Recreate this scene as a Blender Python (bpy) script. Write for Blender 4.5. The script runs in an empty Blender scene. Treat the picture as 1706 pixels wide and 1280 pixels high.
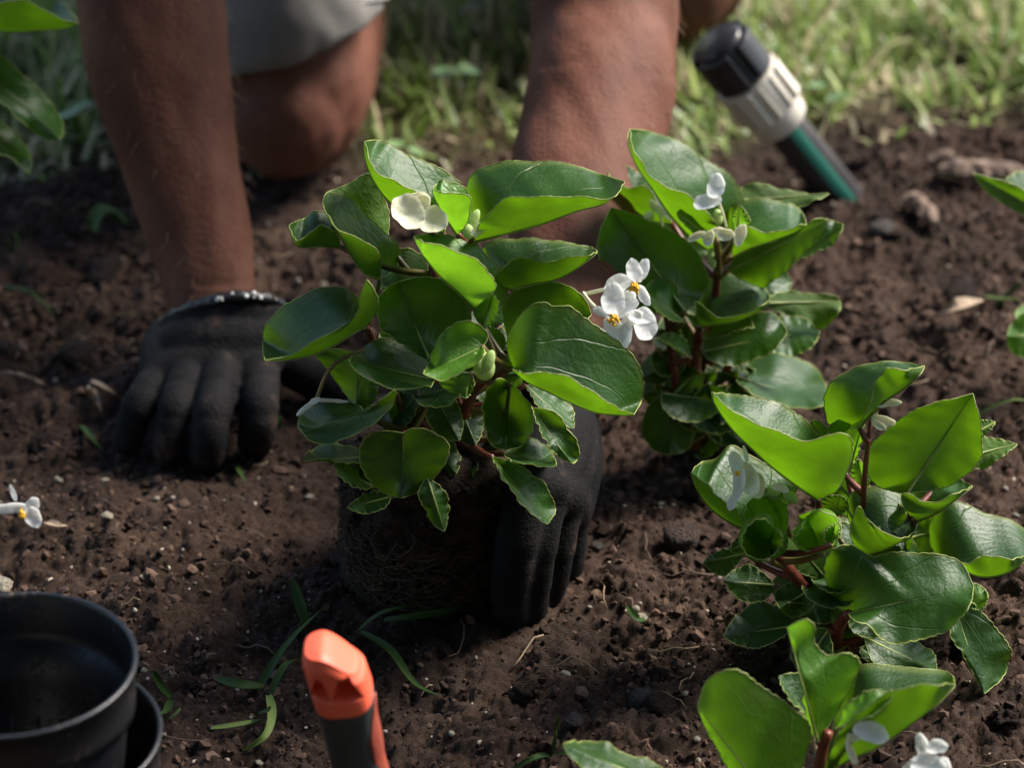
import bpy, math, random
import numpy as np
from mathutils import Vector, Matrix, Euler

random.seed(7)
RNG = np.random.default_rng(7)
R = math.radians
scene = bpy.context.scene

# ------------------------------------------------------------------ camera
F_PX = 1706 * 102 / 36.0
CAM = np.array([0.0, -1.3856, 0.8])
FWD = np.array([0, math.cos(R(30)), -math.sin(R(30))])
UPV = np.array([0, math.sin(R(30)), math.cos(R(30))])
cd = bpy.data.cameras.new('camera')
cam = bpy.data.objects.new('camera', cd)
scene.collection.objects.link(cam)
cam.location = CAM
cam.rotation_euler = (R(60), 0, 0)
cd.lens = 102
cd.sensor_width = 36
cd.clip_start = 0.05
cd.clip_end = 500
cd.dof.use_dof = True
cd.dof.focus_distance = 1.345
cd.dof.aperture_fstop = 7.0

# ------------------------------------------------------------------ light
SUN_DIR = Vector((0.70, 0.42, 0.80)).normalized()
elev = math.asin(SUN_DIR.z)
azim = math.atan2(SUN_DIR.x, SUN_DIR.y)
world = bpy.data.worlds.new('World')
scene.world = world
world.use_nodes = True
wn = world.node_tree
bg = wn.nodes['Background']
sky = wn.nodes.new('ShaderNodeTexSky')
sky.sky_type = 'NISHITA'
sky.sun_disc = False
sky.sun_elevation = elev
sky.sun_rotation = azim
wn.links.new(sky.outputs[0], bg.inputs[0])
bg.inputs[1].default_value = 0.115
sl = bpy.data.lights.new('sun', 'SUN')
sl.energy = 4.4
sl.angle = R(26)
sl.color = (1.0, 0.94, 0.85)
so = bpy.data.objects.new('sun', sl)
scene.collection.objects.link(so)
so.rotation_euler = SUN_DIR.to_track_quat('Z', 'Y').to_euler()
so.location = (1, 2, 3)
vs = scene.view_settings
vs.view_transform = 'Standard'
vs.look = 'None'
vs.exposure = 1.2
vs.gamma = 1
vs.use_curve_mapping = False
scene.cycles.max_bounces = 8
scene.cycles.transmission_bounces = 6

# ------------------------------------------------------------------ helpers
def ray(px, py):
    d = FWD * F_PX + np.array([1, 0, 0]) * (px - 853) + UPV * (640 - py)
    return d / np.linalg.norm(d)

def wp(px, py, y):
    """point at the given world depth y on the sight line through a picture point"""
    d = ray(px, py)
    return CAM + d * ((y - CAM[1]) / d[1])

def gz(px, py, z=0.0):
    d = ray(px, py)
    return CAM + d * ((z - CAM[2]) / d[2])

def prad(width, p):
    return width / 2 * float(np.dot(p - CAM, FWD)) / F_PX

def catmull(pts, n):
    p = np.asarray(pts, float)
    if len(p) == 2:
        t = np.linspace(0, 1, n)[:, None]
        return p[0] * (1 - t) + p[1] * t
    d = np.r_[0, np.cumsum(np.maximum(np.linalg.norm(np.diff(p[:, :3], axis=0), axis=1), 1e-6) ** 0.75)]
    d /= d[-1]
    m = np.zeros_like(p)
    for i in range(1, len(p) - 1):
        m[i] = (p[i + 1] - p[i - 1]) / (d[i + 1] - d[i - 1])
    m[0] = (p[1] - p[0]) / (d[1] - d[0]) * 1.5 - m[1] * .5
    m[-1] = (p[-1] - p[-2]) / (d[-1] - d[-2]) * 1.5 - m[-2] * .5
    fine = np.linspace(0, 1, max(200, n * 4))
    k = np.clip(np.searchsorted(d, fine, side='right') - 1, 0, len(p) - 2)
    h = d[k + 1] - d[k]
    u = ((fine - d[k]) / h)[:, None]
    h = h[:, None]
    c = (2*u**3 - 3*u**2 + 1) * p[k] + (u**3 - 2*u**2 + u) * h * m[k] + (-2*u**3 + 3*u**2) * p[k+1] + (u**3 - u**2) * h * m[k+1]
    s = np.r_[0, np.cumsum(np.linalg.norm(np.diff(c[:, :3], axis=0), axis=1))]
    s /= s[-1]
    q = np.linspace(0, 1, n)
    return np.stack([np.interp(q, s, c[:, j]) for j in range(c.shape[1])], 1)

def unit(v):
    v = np.asarray(v, float)
    n = np.linalg.norm(v, axis=-1, keepdims=True)
    return v / np.maximum(n, 1e-12)

class MB:
    def __init__(s):
        s.v = []; s.f = []; s.m = []; s.uv = []; s.n = 0
    def add(s, v, f, mat=0, uv=None):
        v = np.asarray(v, float)
        s.v.append(v)
        s.f += [tuple(i + s.n for i in q) for q in f]
        s.m += [mat] * len(f)
        s.uv.append(np.zeros((len(v), 2)) if uv is None else np.asarray(uv, float))
        s.n += len(v)
        return s
    def tube(s, pts, rad, n=8, mat=0, caps=True, flat=None):
        p = np.asarray(pts, float)
        r = np.broadcast_to(np.asarray(rad, float), (len(p),))
        t = unit(np.gradient(p, axis=0))
        a = np.array([0, 0, 1.0]) if abs(t[0][2]) < .9 else np.array([1.0, 0, 0])
        u = unit(np.cross(t[0], a))
        V = []
        ang = np.linspace(0, 2 * np.pi, n, endpoint=False)
        for i in range(len(p)):
            u = unit(u - t[i] * np.dot(u, t[i]))
            w = np.cross(t[i], u)
            ring = (np.cos(ang)[:, None] * u + np.sin(ang)[:, None] * w) * r[i]
            if flat is not None:
                ax, k = flat
                ring = ring + np.outer(ring @ ax, ax) * (k - 1)
            V.append(p[i] + ring)
        V = np.concatenate(V)
        F = []
        for i in range(len(p) - 1):
            for j in range(n):
                k = (j + 1) % n
                F.append((i*n + j, i*n + k, (i+1)*n + k, (i+1)*n + j))
        if caps:
            F.append(tuple(range(n - 1, -1, -1)))
            F.append(tuple((len(p) - 1) * n + j for j in range(n)))
        return s.add(V, F, mat)
    def lathe(s, prof, axis_o, axis_d, n=32, mat=0, x=None, caps=False):
        """prof: list of (radius, height along axis)"""
        o = np.asarray(axis_o, float); d = unit(np.asarray(axis_d, float))
        a = np.array([1.0, 0, 0]) if abs(d[0]) < .9 else np.array([0, 1.0, 0])
        u = unit(np.cross(d, a)); w = np.cross(d, u)
        ang = np.linspace(0, 2 * np.pi, n, endpoint=False)
        circ = np.cos(ang)[:, None] * u + np.sin(ang)[:, None] * w
        V = np.concatenate([o + d * h + circ * r for r, h in prof])
        F = []
        for i in range(len(prof) - 1):
            for j in range(n):
                k = (j + 1) % n
                F.append((i*n + j, i*n + k, (i+1)*n + k, (i+1)*n + j))
        if caps:
            F.append(tuple(range(n - 1, -1, -1)))
            F.append(tuple((len(prof) - 1) * n + j for j in range(n)))
        return s.add(V, F, mat)
    def sphere(s, c, r, mat=0, n=12, m=8, scale=(1, 1, 1), rot=None):
        V = []; F = []
        for i in range(m + 1):
            th = np.pi * i / m
            for j in range(n):
                ph = 2 * np.pi * j / n
                V.append((math.sin(th)*math.cos(ph), math.sin(th)*math.sin(ph), math.cos(th)))
        V = np.array(V) * np.asarray(scale) * r
        if rot is not None:
            V = V @ np.array(Euler(rot).to_matrix()).T
        for i in range(m):
            for j in range(n):
                k = (j + 1) % n
                F.append((i*n + j, (i+1)*n + j, (i+1)*n + k, i*n + k))
        return s.add(V + np.asarray(c, float), F, mat)
    def box(s, c, half, axes, mat=0):
        c = np.asarray(c, float)
        A = [np.asarray(a, float) * h for a, h in zip(axes, half)]
        V = [c + A[0]*i + A[1]*j + A[2]*k for i in (-1, 1) for j in (-1, 1) for k in (-1, 1)]
        return s.add(V, [(0,1,3,2),(4,6,7,5),(0,4,5,1),(2,3,7,6),(0,2,6,4),(1,5,7,3)], mat)
    def build(s, name, mats, parent=None, origin=None, smooth=True, use_uv=False):
        v = np.concatenate(s.v)
        if origin is None and parent is not None:
            origin = ORIGIN.get(parent.name)
        loc = None
        if parent is None:
            loc = np.zeros(3) if origin is None else np.asarray(origin, float)
            v = v - loc
        elif origin is not None:
            v = v - origin
        me = bpy.data.meshes.new(name)
        me.from_pydata(v.tolist(), [], s.f)
        if not isinstance(mats, (list, tuple)): mats = [mats]
        for m in mats: me.materials.append(m)
        if len(mats) > 1:
            me.polygons.foreach_set('material_index', np.array(s.m, dtype=np.int32))
        if smooth:
            me.polygons.foreach_set('use_smooth', np.ones(len(me.polygons), dtype=bool))
        if use_uv:
            uvs = np.concatenate(s.uv)
            lay = me.uv_layers.new(name='UVMap')
            li = np.empty(len(me.loops), dtype=np.int32)
            me.loops.foreach_get('vertex_index', li)
            lay.data.foreach_set('uv', uvs[li].ravel())
        me.update()
        o = bpy.data.objects.new(name, me)
        scene.collection.objects.link(o)
        if parent is not None:
            o.parent = parent
            ORIGIN[o.name] = ORIGIN.get(parent.name)
        elif loc is not None:
            o.location = loc
            ORIGIN[o.name] = loc
        return o

ORIGIN = {}
def empty(name, loc):
    o = bpy.data.objects.new(name, None)
    o.empty_display_size = .02
    scene.collection.objects.link(o)
    o.location = loc
    ORIGIN[o.name] = np.asarray(loc, float)
    return o
def sub_empty(name, parent):
    o = bpy.data.objects.new(name, None)
    o.empty_display_size = .01
    scene.collection.objects.link(o)
    o.parent = parent
    ORIGIN[o.name] = ORIGIN[parent.name]
    return o
def tag(o, label=None, cat=None, group=None, kind=None):
    if label: o['label'] = label
    if cat: o['category'] = cat
    if group: o['group'] = group
    if kind: o['kind'] = kind
    return o

# ------------------------------------------------------------------ noise
_perm = np.random.default_rng(3).permutation(512).astype(np.int64)
_g = np.random.default_rng(4).uniform(0, 2*np.pi, 512)
def noise2(x, y, seed=0):
    xi = np.floor(x).astype(np.int64); yi = np.floor(y).astype(np.int64)
    xf = x - xi; yf = y - yi
    u = xf**3*(xf*(xf*6-15)+10); v = yf**3*(yf*(yf*6-15)+10)
    def g(ix, iy, dx, dy):
        h = _perm[(_perm[(ix + seed*31) & 511] + iy) & 511]
        a = _g[h]
        return np.cos(a)*dx + np.sin(a)*dy
    n00 = g(xi, yi, xf, yf); n10 = g(xi+1, yi, xf-1, yf)
    n01 = g(xi, yi+1, xf, yf-1); n11 = g(xi+1, yi+1, xf-1, yf-1)
    return ((n00*(1-u)+n10*u)*(1-v) + (n01*(1-u)+n11*u)*v) * 1.5

# ------------------------------------------------------------------ materials
def mat(name):
    m = bpy.data.materials.new(name)
    m.use_nodes = True
    nt = m.node_tree
    b = nt.nodes['Principled BSDF']
    return m, nt, b
def N(nt, typ, **kw):
    n = nt.nodes.new(typ)
    for k, v in kw.items():
        if k.startswith('i_'):
            key = k[2:]
            key = int(key) if key.isdigit() else key
            n.inputs[key].default_value = v
        else:
            setattr(n, k, v)
    return n
def ramp(nt, stops):
    n = nt.nodes.new('ShaderNodeValToRGB')
    e = n.color_ramp.elements
    while len(e) < len(stops): e.new(.5)
    for el, (p, c) in zip(e, stops):
        el.position = p
        el.color = (*c, 1) if len(c) == 3 else c
    return n
def simple(name, col, rough=.5, spec=.5, noise=None, bump=None, sss=0, amount=.35):
    m, nt, b = mat(name)
    b.inputs['Base Color'].default_value = (*col, 1)
    b.inputs['Roughness'].default_value = rough
    b.inputs['Specular IOR Level'].default_value = spec
    tc = N(nt, 'ShaderNodeTexCoord')
    if noise:
        nz = N(nt, 'ShaderNodeTexNoise', i_Scale=noise, i_Detail=6.0)
        nt.links.new(tc.outputs['Object'], nz.inputs['Vector'])
        lo = tuple(c*(1-amount) for c in col); hi = tuple(min(1, c*(1+amount)) for c in col)
        rp = ramp(nt, [(.3, lo), (.7, hi)])
        nt.links.new(nz.outputs['Fac'], rp.inputs[0])
        nt.links.new(rp.outputs[0], b.inputs['Base Color'])
    if bump:
        sc, st, di = bump
        nb = N(nt, 'ShaderNodeTexNoise', i_Scale=sc, i_Detail=5.0)
        nt.links.new(tc.outputs['Object'], nb.inputs['Vector'])
        bp = N(nt, 'ShaderNodeBump', i_Strength=st, i_Distance=di)
        nt.links.new(nb.outputs['Fac'], bp.inputs['Height'])
        nt.links.new(bp.outputs[0], b.inputs['Normal'])
    if sss:
        b.inputs['Subsurface Weight'].default_value = sss
        b.inputs['Subsurface Radius'].default_value = (.006, .003, .0015)
        b.inputs['Subsurface Scale'].default_value = 1.0
    return m

def leaf_material(name, top, under, trans, fac=.45, vein_gain=.32):
    m, nt, b = mat(name)
    L = nt.links.new
    geo = N(nt, 'ShaderNodeNewGeometry')
    uv = N(nt, 'ShaderNodeUVMap'); uv.uv_map = 'UVMap'
    sep = N(nt, 'ShaderNodeSeparateXYZ'); L(uv.outputs[0], sep.inputs[0])
    yy = N(nt, 'ShaderNodeMath', operation='ADD', i_1=.03); L(sep.outputs[1], yy.inputs[0])
    th = N(nt, 'ShaderNodeMath', operation='ARCTAN2'); L(sep.outputs[0], th.inputs[0]); L(yy.outputs[0], th.inputs[1])
    tc = N(nt, 'ShaderNodeTexCoord')
    wob = N(nt, 'ShaderNodeTexNoise', i_Scale=60.0, i_Detail=2.0); L(tc.outputs['Object'], wob.inputs['Vector'])
    wm = N(nt, 'ShaderNodeMath', operation='MULTIPLY_ADD', i_1=.25, i_2=-.125); L(wob.outputs['Fac'], wm.inputs[0])
    k0 = N(nt, 'ShaderNodeMath', operation='MULTIPLY', i_1=2.6); L(th.outputs[0], k0.inputs[0])
    k = N(nt, 'ShaderNodeMath', operation='ADD'); L(k0.outputs[0], k.inputs[0]); L(wm.outputs[0], k.inputs[1])
    pp = N(nt, 'ShaderNodeMath', operation='PINGPONG', i_1=.5); L(k.outputs[0], pp.inputs[0])
    ln = N(nt, 'ShaderNodeVectorMath', operation='LENGTH'); L(uv.outputs[0], ln.inputs[0])
    ds = N(nt, 'ShaderNodeMath', operation='MULTIPLY'); L(pp.outputs[0], ds.inputs[0]); L(ln.outputs['Value'], ds.inputs[1])
    vm = N(nt, 'ShaderNodeMapRange', interpolation_type='SMOOTHSTEP', i_1=.0, i_2=.020, i_3=1.0, i_4=0.0); L(ds.outputs[0], vm.inputs[0])
    nz = N(nt, 'ShaderNodeTexNoise', i_Scale=38.0, i_Detail=7.0, i_Roughness=.62); L(tc.outputs['Object'], nz.inputs['Vector'])
    inf = N(nt, 'ShaderNodeObjectInfo')
    vr = N(nt, 'ShaderNodeMath', operation='MULTIPLY_ADD', i_1=.35, i_2=.82); L(inf.outputs['Random'], vr.inputs[0])
    v2 = N(nt, 'ShaderNodeMath', operation='MULTIPLY_ADD', i_1=1.3, i_2=.35); L(nz.outputs['Fac'], v2.inputs[0])
    vv = N(nt, 'ShaderNodeMath', operation='MULTIPLY'); L(vr.outputs[0], vv.inputs[0]); L(v2.outputs[0], vv.inputs[1])
    mixc = N(nt, 'ShaderNodeMix', data_type='RGBA'); mixc.inputs[6].default_value = (*top, 1); mixc.inputs[7].default_value = (*under, 1)
    L(geo.outputs['Backfacing'], mixc.inputs[0])
    veinc = N(nt, 'ShaderNodeMix', data_type='RGBA', blend_type='MIX'); veinc.inputs[7].default_value = (under[0]*1.25, under[1]*1.15, under[2]*1.4, 1)
    vf = N(nt, 'ShaderNodeMath', operation='MULTIPLY', i_1=vein_gain); L(vm.outputs[0], vf.inputs[0])
    L(vf.outputs[0], veinc.inputs[0]); L(mixc.outputs[2], veinc.inputs[6])
    mul = N(nt, 'ShaderNodeVectorMath', operation='SCALE'); L(veinc.outputs[2], mul.inputs[0]); L(vv.outputs[0], mul.inputs[3])
    # paler margin, a few brown scorched spots
    ed = N(nt, 'ShaderNodeAttribute'); ed.attribute_name = 'edge'
    em = N(nt, 'ShaderNodeMapRange', interpolation_type='SMOOTHSTEP', i_1=.90, i_2=1.0, i_3=0.0, i_4=.62); L(ed.outputs['Fac'], em.inputs[0])
    pale = N(nt, 'ShaderNodeMix', data_type='RGBA'); pale.inputs[7].default_value = (.15, .19, .035, 1)
    L(em.outputs[0], pale.inputs[0]); L(mul.outputs[0], pale.inputs[6])
    bz = N(nt, 'ShaderNodeTexNoise', i_Scale=26.0, i_Detail=4.0, i_Roughness=.7); L(tc.outputs['Object'], bz.inputs['Vector'])
    eb = N(nt, 'ShaderNodeMath', operation='MULTIPLY_ADD', i_1=.16, i_2=-.16); L(ed.outputs['Fac'], eb.inputs[0])
    bs = N(nt, 'ShaderNodeMath', operation='ADD'); L(bz.outputs['Fac'], bs.inputs[0]); L(eb.outputs[0], bs.inputs[1])
    bm = N(nt, 'ShaderNodeMapRange', i_1=.665, i_2=.70, i_3=0.0, i_4=.85); L(bs.outputs[0], bm.inputs[0])
    mul = N(nt, 'ShaderNodeMix', data_type='RGBA'); mul.inputs[7].default_value = (.10, .055, .02, 1)
    L(bm.outputs[0], mul.inputs[0]); L(pale.outputs[2], mul.inputs[6])
    # dust specks on the upper face
    sp = N(nt, 'ShaderNodeTexVoronoi', i_Scale=420.0); L(tc.outputs['Object'], sp.inputs['Vector'])
    sm = N(nt, 'ShaderNodeMapRange', i_1=.05, i_2=.11, i_3=1.0, i_4=0.0); L(sp.outputs['Distance'], sm.inputs[0])
    gate = N(nt, 'ShaderNodeMapRange', i_1=.50, i_2=.62); L(nz.outputs['Fac'], gate.inputs[0])
    sg = N(nt, 'ShaderNodeMath', operation='MULTIPLY'); L(sm.outputs[0], sg.inputs[0]); L(gate.outputs[0], sg.inputs[1])
    sg2 = N(nt, 'ShaderNodeMath', operation='MULTIPLY', i_1=.4); L(sg.outputs[0], sg2.inputs[0])
    dust = N(nt, 'ShaderNodeMix', data_type='RGBA'); dust.inputs[7].default_value = (.35, .34, .28, 1)
    L(sg2.outputs[0], dust.inputs[0]); L(mul.outputs[2], dust.inputs[6])
    L(dust.outputs[2], b.inputs['Base Color'])
    rg = N(nt, 'ShaderNodeMapRange', i_3=.25, i_4=.58); L(geo.outputs['Backfacing'], rg.inputs[0])
    rn = N(nt, 'ShaderNodeMath', operation='MULTIPLY_ADD', i_1=.42); L(nz.outputs['Fac'], rn.inputs[0]); L(rg.outputs[0], rn.inputs[2])
    L(rn.outputs[0], b.inputs['Roughness'])
    b.inputs['Specular IOR Level'].default_value = .52
    # relief
    cell = N(nt, 'ShaderNodeTexNoise', i_Scale=700.0, i_Detail=3.0); L(tc.outputs['Object'], cell.inputs['Vector'])
    h1 = N(nt, 'ShaderNodeMath', operation='MULTIPLY_ADD', i_1=-1.6); L(vm.outputs[0], h1.inputs[0]); L(cell.outputs['Fac'], h1.inputs[2])
    rv = N(nt, 'ShaderNodeTexVoronoi', feature='DISTANCE_TO_EDGE', i_Scale=9.0); L(uv.outputs[0], rv.inputs['Vector'])
    rq = N(nt, 'ShaderNodeMapRange', i_1=0.0, i_2=.20, i_3=0.0, i_4=.42); L(rv.outputs['Distance'], rq.inputs[0])
    h2 = N(nt, 'ShaderNodeMath', operation='ADD'); L(h1.outputs[0], h2.inputs[0]); L(rq.outputs[0], h2.inputs[1])
    bp = N(nt, 'ShaderNodeBump', i_Strength=.42, i_Distance=.0007); L(h2.outputs[0], bp.inputs['Height'])
    L(bp.outputs[0], b.inputs['Normal'])
    tr = N(nt, 'ShaderNodeBsdfTranslucent')
    tcx = N(nt, 'ShaderNodeVectorMath', operation='SCALE'); tcx.inputs[0].default_value = trans
    L(vv.outputs[0], tcx.inputs[3]); L(tcx.outputs[0], tr.inputs[0])
    mx = N(nt, 'ShaderNodeMixShader'); mx.inputs[0].default_value = fac
    L(b.outputs[0], mx.inputs[1]); L(tr.outputs[0], mx.inputs[2])
    L(mx.outputs[0], nt.nodes['Material Output'].inputs[0])
    return m

M_LEAF = leaf_material('leaf_mature', (.022, .076, .006), (.052, .112, .006), (.100, .225, .003), .42)
M_YOUNG = leaf_material('leaf_young', (.085, .22, .014), (.095, .19, .012), (.16, .36, .010), .48)
M_RIM = simple('leaf_margin', (.24, .28, .07), .5, noise=80, amount=.5)
M_STEM = simple('stem_red', (.13, .030, .016), .42, noise=60, amount=.6, bump=(300, .3, .0006))
M_PETI = simple('petiole', (.12, .085, .022), .42, noise=50, amount=.6)

def petal_material(name, col, fac=.4):
    m, nt, b = mat(name)
    b.inputs['Base Color'].default_value = (*col, 1)
    b.inputs['Roughness'].default_value = .45
    tc = N(nt, 'ShaderNodeTexCoord')
    nb = N(nt, 'ShaderNodeTexNoise', i_Scale=150.0, i_Detail=6.0, i_Roughness=.65)
    b.inputs['Roughness'].default_value = .55
    nt.links.new(tc.outputs['Object'], nb.inputs['Vector'])
    bp = N(nt, 'ShaderNodeBump', i_Strength=.6, i_Distance=.0012)
    nt.links.new(nb.outputs['Fac'], bp.inputs['Height'])
    nt.links.new(bp.outputs[0], b.inputs['Normal'])
    tr = N(nt, 'ShaderNodeBsdfTranslucent'); tr.inputs[0].default_value = (*col, 1)
    mx = N(nt, 'ShaderNodeMixShader'); mx.inputs[0].default_value = fac
    nt.links.new(b.outputs[0], mx.inputs[1]); nt.links.new(tr.outputs[0], mx.inputs[2])
    nt.links.new(mx.outputs[0], nt.nodes['Material Output'].inputs[0])
    return m
M_PETAL = petal_material('petal_white', (.86, .86, .84), .5)
M_CREAM = petal_material('petal_cream', (.82, .80, .60), .3)
M_STAMEN = simple('stamen_yellow', (.75, .42, .02), .6, noise=900, amount=.3)
M_BUD = petal_material('bud_green', (.42, .55, .18), .35)

# soil
def soil_material():
    m, nt, b = mat('soil'); L = nt.links.new
    tc = N(nt, 'ShaderNodeTexCoord')
    n1 = N(nt, 'ShaderNodeTexNoise', i_Scale=28.0, i_Detail=8.0, i_Roughness=.65); L(tc.outputs['Object'], n1.inputs['Vector'])
    n2 = N(nt, 'ShaderNodeTexNoise', i_Scale=420.0, i_Detail=5.0, i_Roughness=.7); L(tc.outputs['Object'], n2.inputs['Vector'])
    ad = N(nt, 'ShaderNodeMath', operation='MULTIPLY_ADD', i_1=.5); L(n2.outputs['Fac'], ad.inputs[0])
    hf = N(nt, 'ShaderNodeMath', operation='MULTIPLY', i_1=.5); L(n1.outputs['Fac'], hf.inputs[0]); L(hf.outputs[0], ad.inputs[2])
    rp = ramp(nt, [(.33, (.015, .0080, .0055)), (.5, (.062, .035, .023)), (.68, (.150, .094, .066))])
    L(ad.outputs[0], rp.inputs[0])
    at = N(nt, 'ShaderNodeAttribute'); at.attribute_name = 'thatch'
    rp2 = ramp(nt, [(.35, (.06, .055, .02)), (.55, (.14, .13, .05)), (.7, (.27, .23, .12))])
    L(n2.outputs['Fac'], rp2.inputs[0])
    mx = N(nt, 'ShaderNodeMix', data_type='RGBA'); L(at.outputs['Fac'], mx.inputs[0]); L(rp.outputs[0], mx.inputs[6]); L(rp2.outputs[0], mx.inputs[7])
    # damp and dry patches
    n5 = N(nt, 'ShaderNodeTexNoise', i_Scale=5.5, i_Detail=3.0); L(tc.outputs['Object'], n5.inputs['Vector'])
    dp = N(nt, 'ShaderNodeMapRange', i_1=.35, i_2=.66, i_3=.62, i_4=1.32); L(n5.outputs['Fac'], dp.inputs[0])
    sc_ = N(nt, 'ShaderNodeVectorMath', operation='SCALE'); L(mx.outputs[2], sc_.inputs[0]); L(dp.outputs[0], sc_.inputs[3])
    L(sc_.outputs[0], b.inputs['Base Color'])
    b.inputs['Roughness'].default_value = .9
    b.inputs['Specular IOR Level'].default_value = .25
    n3 = N(nt, 'ShaderNodeTexNoise', i_Scale=900.0, i_Detail=6.0, i_Roughness=.75); L(tc.outputs['Object'], n3.inputs['Vector'])
    bp = N(nt, 'ShaderNodeBump', i_Strength=1.0, i_Distance=.0030); L(n3.outputs['Fac'], bp.inputs['Height'])
    L(bp.outputs[0], b.inputs['Normal'])
    return m
M_SOIL = soil_material()
M_SOILBALL = simple('potting_soil', (.020, .013, .009), .95, .2, noise=90, amount=.7, bump=(500, 1, .003))
M_ROOT = simple('root', (.048, .031, .016), .8, noise=90, amount=.5)

def attr_color_material(name, rough=.5, trans=0, spec=.4):
    m, nt, b = mat(name)
    at = N(nt, 'ShaderNodeAttribute'); at.attribute_name = 'Col'
    nt.links.new(at.outputs['Color'], b.inputs['Base Color'])
    b.inputs['Roughness'].default_value = rough
    b.inputs['Specular IOR Level'].default_value = spec
    if trans:
        tr = N(nt, 'ShaderNodeBsdfTranslucent')
        nt.links.new(at.outputs['Color'], tr.inputs[0])
        mx = N(nt, 'ShaderNodeMixShader'); mx.inputs[0].default_value = trans
        nt.links.new(b.outputs[0], mx.inputs[1]); nt.links.new(tr.outputs[0], mx.inputs[2])
        nt.links.new(mx.outputs[0], nt.nodes['Material Output'].inputs[0])
    return m
M_GRASS = attr_color_material('grass_blade', .42, .4, .5)
M_CRUMB = attr_color_material('soil_crumb', .92, 0, .2)
# ------------------------------------------------------------------ ground
GX = np.r_[np.linspace(-1.9, -.62, 60)[:-1], np.linspace(-.62, -.40, 46)[:-1], np.linspace(-.40, .42, 540), np.linspace(.42, .66, 50)[1:], np.linspace(.66, 1.9, 60)[1:]]
GY = np.r_[np.linspace(-1.9, -.62, 50)[:-1], np.linspace(-.62, -.43, 40)[:-1], np.linspace(-.43, .34, 500), np.linspace(.34, .80, 140)[1:]]
def lawn_edge(x):
    return .285 + .07 * np.clip((x - .12) / .15, 0, 1) + .02 * noise2(x * 9, x * 0 + 3.3, 5) - .02 * np.clip((-.15 - x) / .1, 0, 1)
def soil_height(X, Y):
    h = .010 * noise2(X * 9, Y * 9, 1)
    wx = X + .006 * noise2(X * 40, Y * 40, 8); wy = Y + .006 * noise2(X * 40 + 9, Y * 40, 9)
    h += .0105 * (np.abs(noise2(wx * 26, wy * 26, 2)) - .25)
    h += .0065 * (np.abs(noise2(wx * 62 + 5, wy * 62, 3)) - .25)
    h += .0038 * (np.abs(noise2(wx * 140, wy * 140 + 3, 4)) - .25)
    h += .0030 * (np.abs(noise2(wx * 250 + 2, wy * 250, 7)) - .25)
    h += .0018 * noise2(X * 330, Y * 330, 6)
    return h
XX, YY = np.meshgrid(GX, GY)
HH = soil_height(XX, YY)
lawnish = np.clip((YY - lawn_edge(XX)) / .05 + .3 + .5 * noise2(XX * 40, YY * 40, 11), 0, 1)
HH = HH * (1 - .55 * lawnish)
edge = np.minimum(np.minimum(XX - GX[0], GX[-1] - XX), np.minimum(YY - GY[0], GY[-1] - YY))
HH -= .05 * np.clip(1 - edge / .05, 0, 1)
# hand and knee press into the soil, the root ball stands in a shallow hollow
def hollow(cx, cy, r, depth):
    global HH
    d2 = ((XX - cx) ** 2 + (YY - cy) ** 2) / r ** 2
    HH = HH * (1 - .8 * np.exp(-d2)) - depth * np.exp(-d2)
hollow(-.16, -.05, .07, .004)
hollow(-.036, -.19, .06, .004)
hollow(-.14, .26, .07, .004)
def soil_z(x, y):
    x = np.asarray(x, float); y = np.asarray(y, float)
    ix = np.clip(np.searchsorted(GX, x) - 1, 0, len(GX) - 2); iy = np.clip(np.searchsorted(GY, y) - 1, 0, len(GY) - 2)
    u = np.clip((x - GX[ix]) / (GX[ix + 1] - GX[ix]), 0, 1); v = np.clip((y - GY[iy]) / (GY[iy + 1] - GY[iy]), 0, 1)
    return (HH[iy, ix]*(1-u) + HH[iy, ix+1]*u)*(1-v) + (HH[iy+1, ix]*(1-u) + HH[iy+1, ix+1]*u)*v

def fast_mesh(name, V, quads, mats, smooth=True, tri=False):
    k = 3 if tri else 4
    me = bpy.data.meshes.new(name)
    V = np.asarray(V, np.float32); Q = np.asarray(quads, np.int32)
    me.vertices.add(len(V)); me.vertices.foreach_set('co', V.ravel())
    me.loops.add(Q.size); me.loops.foreach_set('vertex_index', Q.ravel())
    me.polygons.add(len(Q)); me.polygons.foreach_set('loop_start', np.arange(0, Q.size, k, dtype=np.int32))
    me.polygons.foreach_set('use_smooth', np.full(len(Q), smooth))
    me.update(calc_edges=True)
    for m in (mats if isinstance(mats, list) else [mats]): me.materials.append(m)
    o = bpy.data.objects.new(name, me)
    scene.collection.objects.link(o)
    return o
nx, ny = len(GX), len(GY)
idx = np.arange(nx * ny).reshape(ny, nx)
Q = np.stack([idx[:-1, :-1], idx[:-1, 1:], idx[1:, 1:], idx[1:, :-1]], -1).reshape(-1, 4)
soil = fast_mesh('soil_bed', np.stack([XX, YY, HH], -1).reshape(-1, 3), Q, M_SOIL)
a = soil.data.attributes.new('thatch', 'FLOAT', 'POINT'); a.data.foreach_set('value', (lawnish * .85).ravel().astype(np.float32))
tag(soil, 'dark brown crumbly soil of the flower bed', kind='structure')

M_FARLAWN = simple('far_lawn', (.06, .10, .025), .8, noise=14, amount=.5, bump=(60, 1, .03))
mb = MB()
mb.add([(-250, -250, -.035), (250, -250, -.035), (250, 250, -.035), (-250, 250, -.035)], [(0, 1, 2, 3)])
tag(mb.build('lawn', M_FARLAWN), 'green lawn beyond the flower bed', kind='structure')

def set_col(o, col):
    c = o.data.attributes.new('Col', 'FLOAT_COLOR', 'POINT')
    c.data.foreach_set('color', np.c_[col, np.ones(len(col))].astype(np.float32).ravel())

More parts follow.
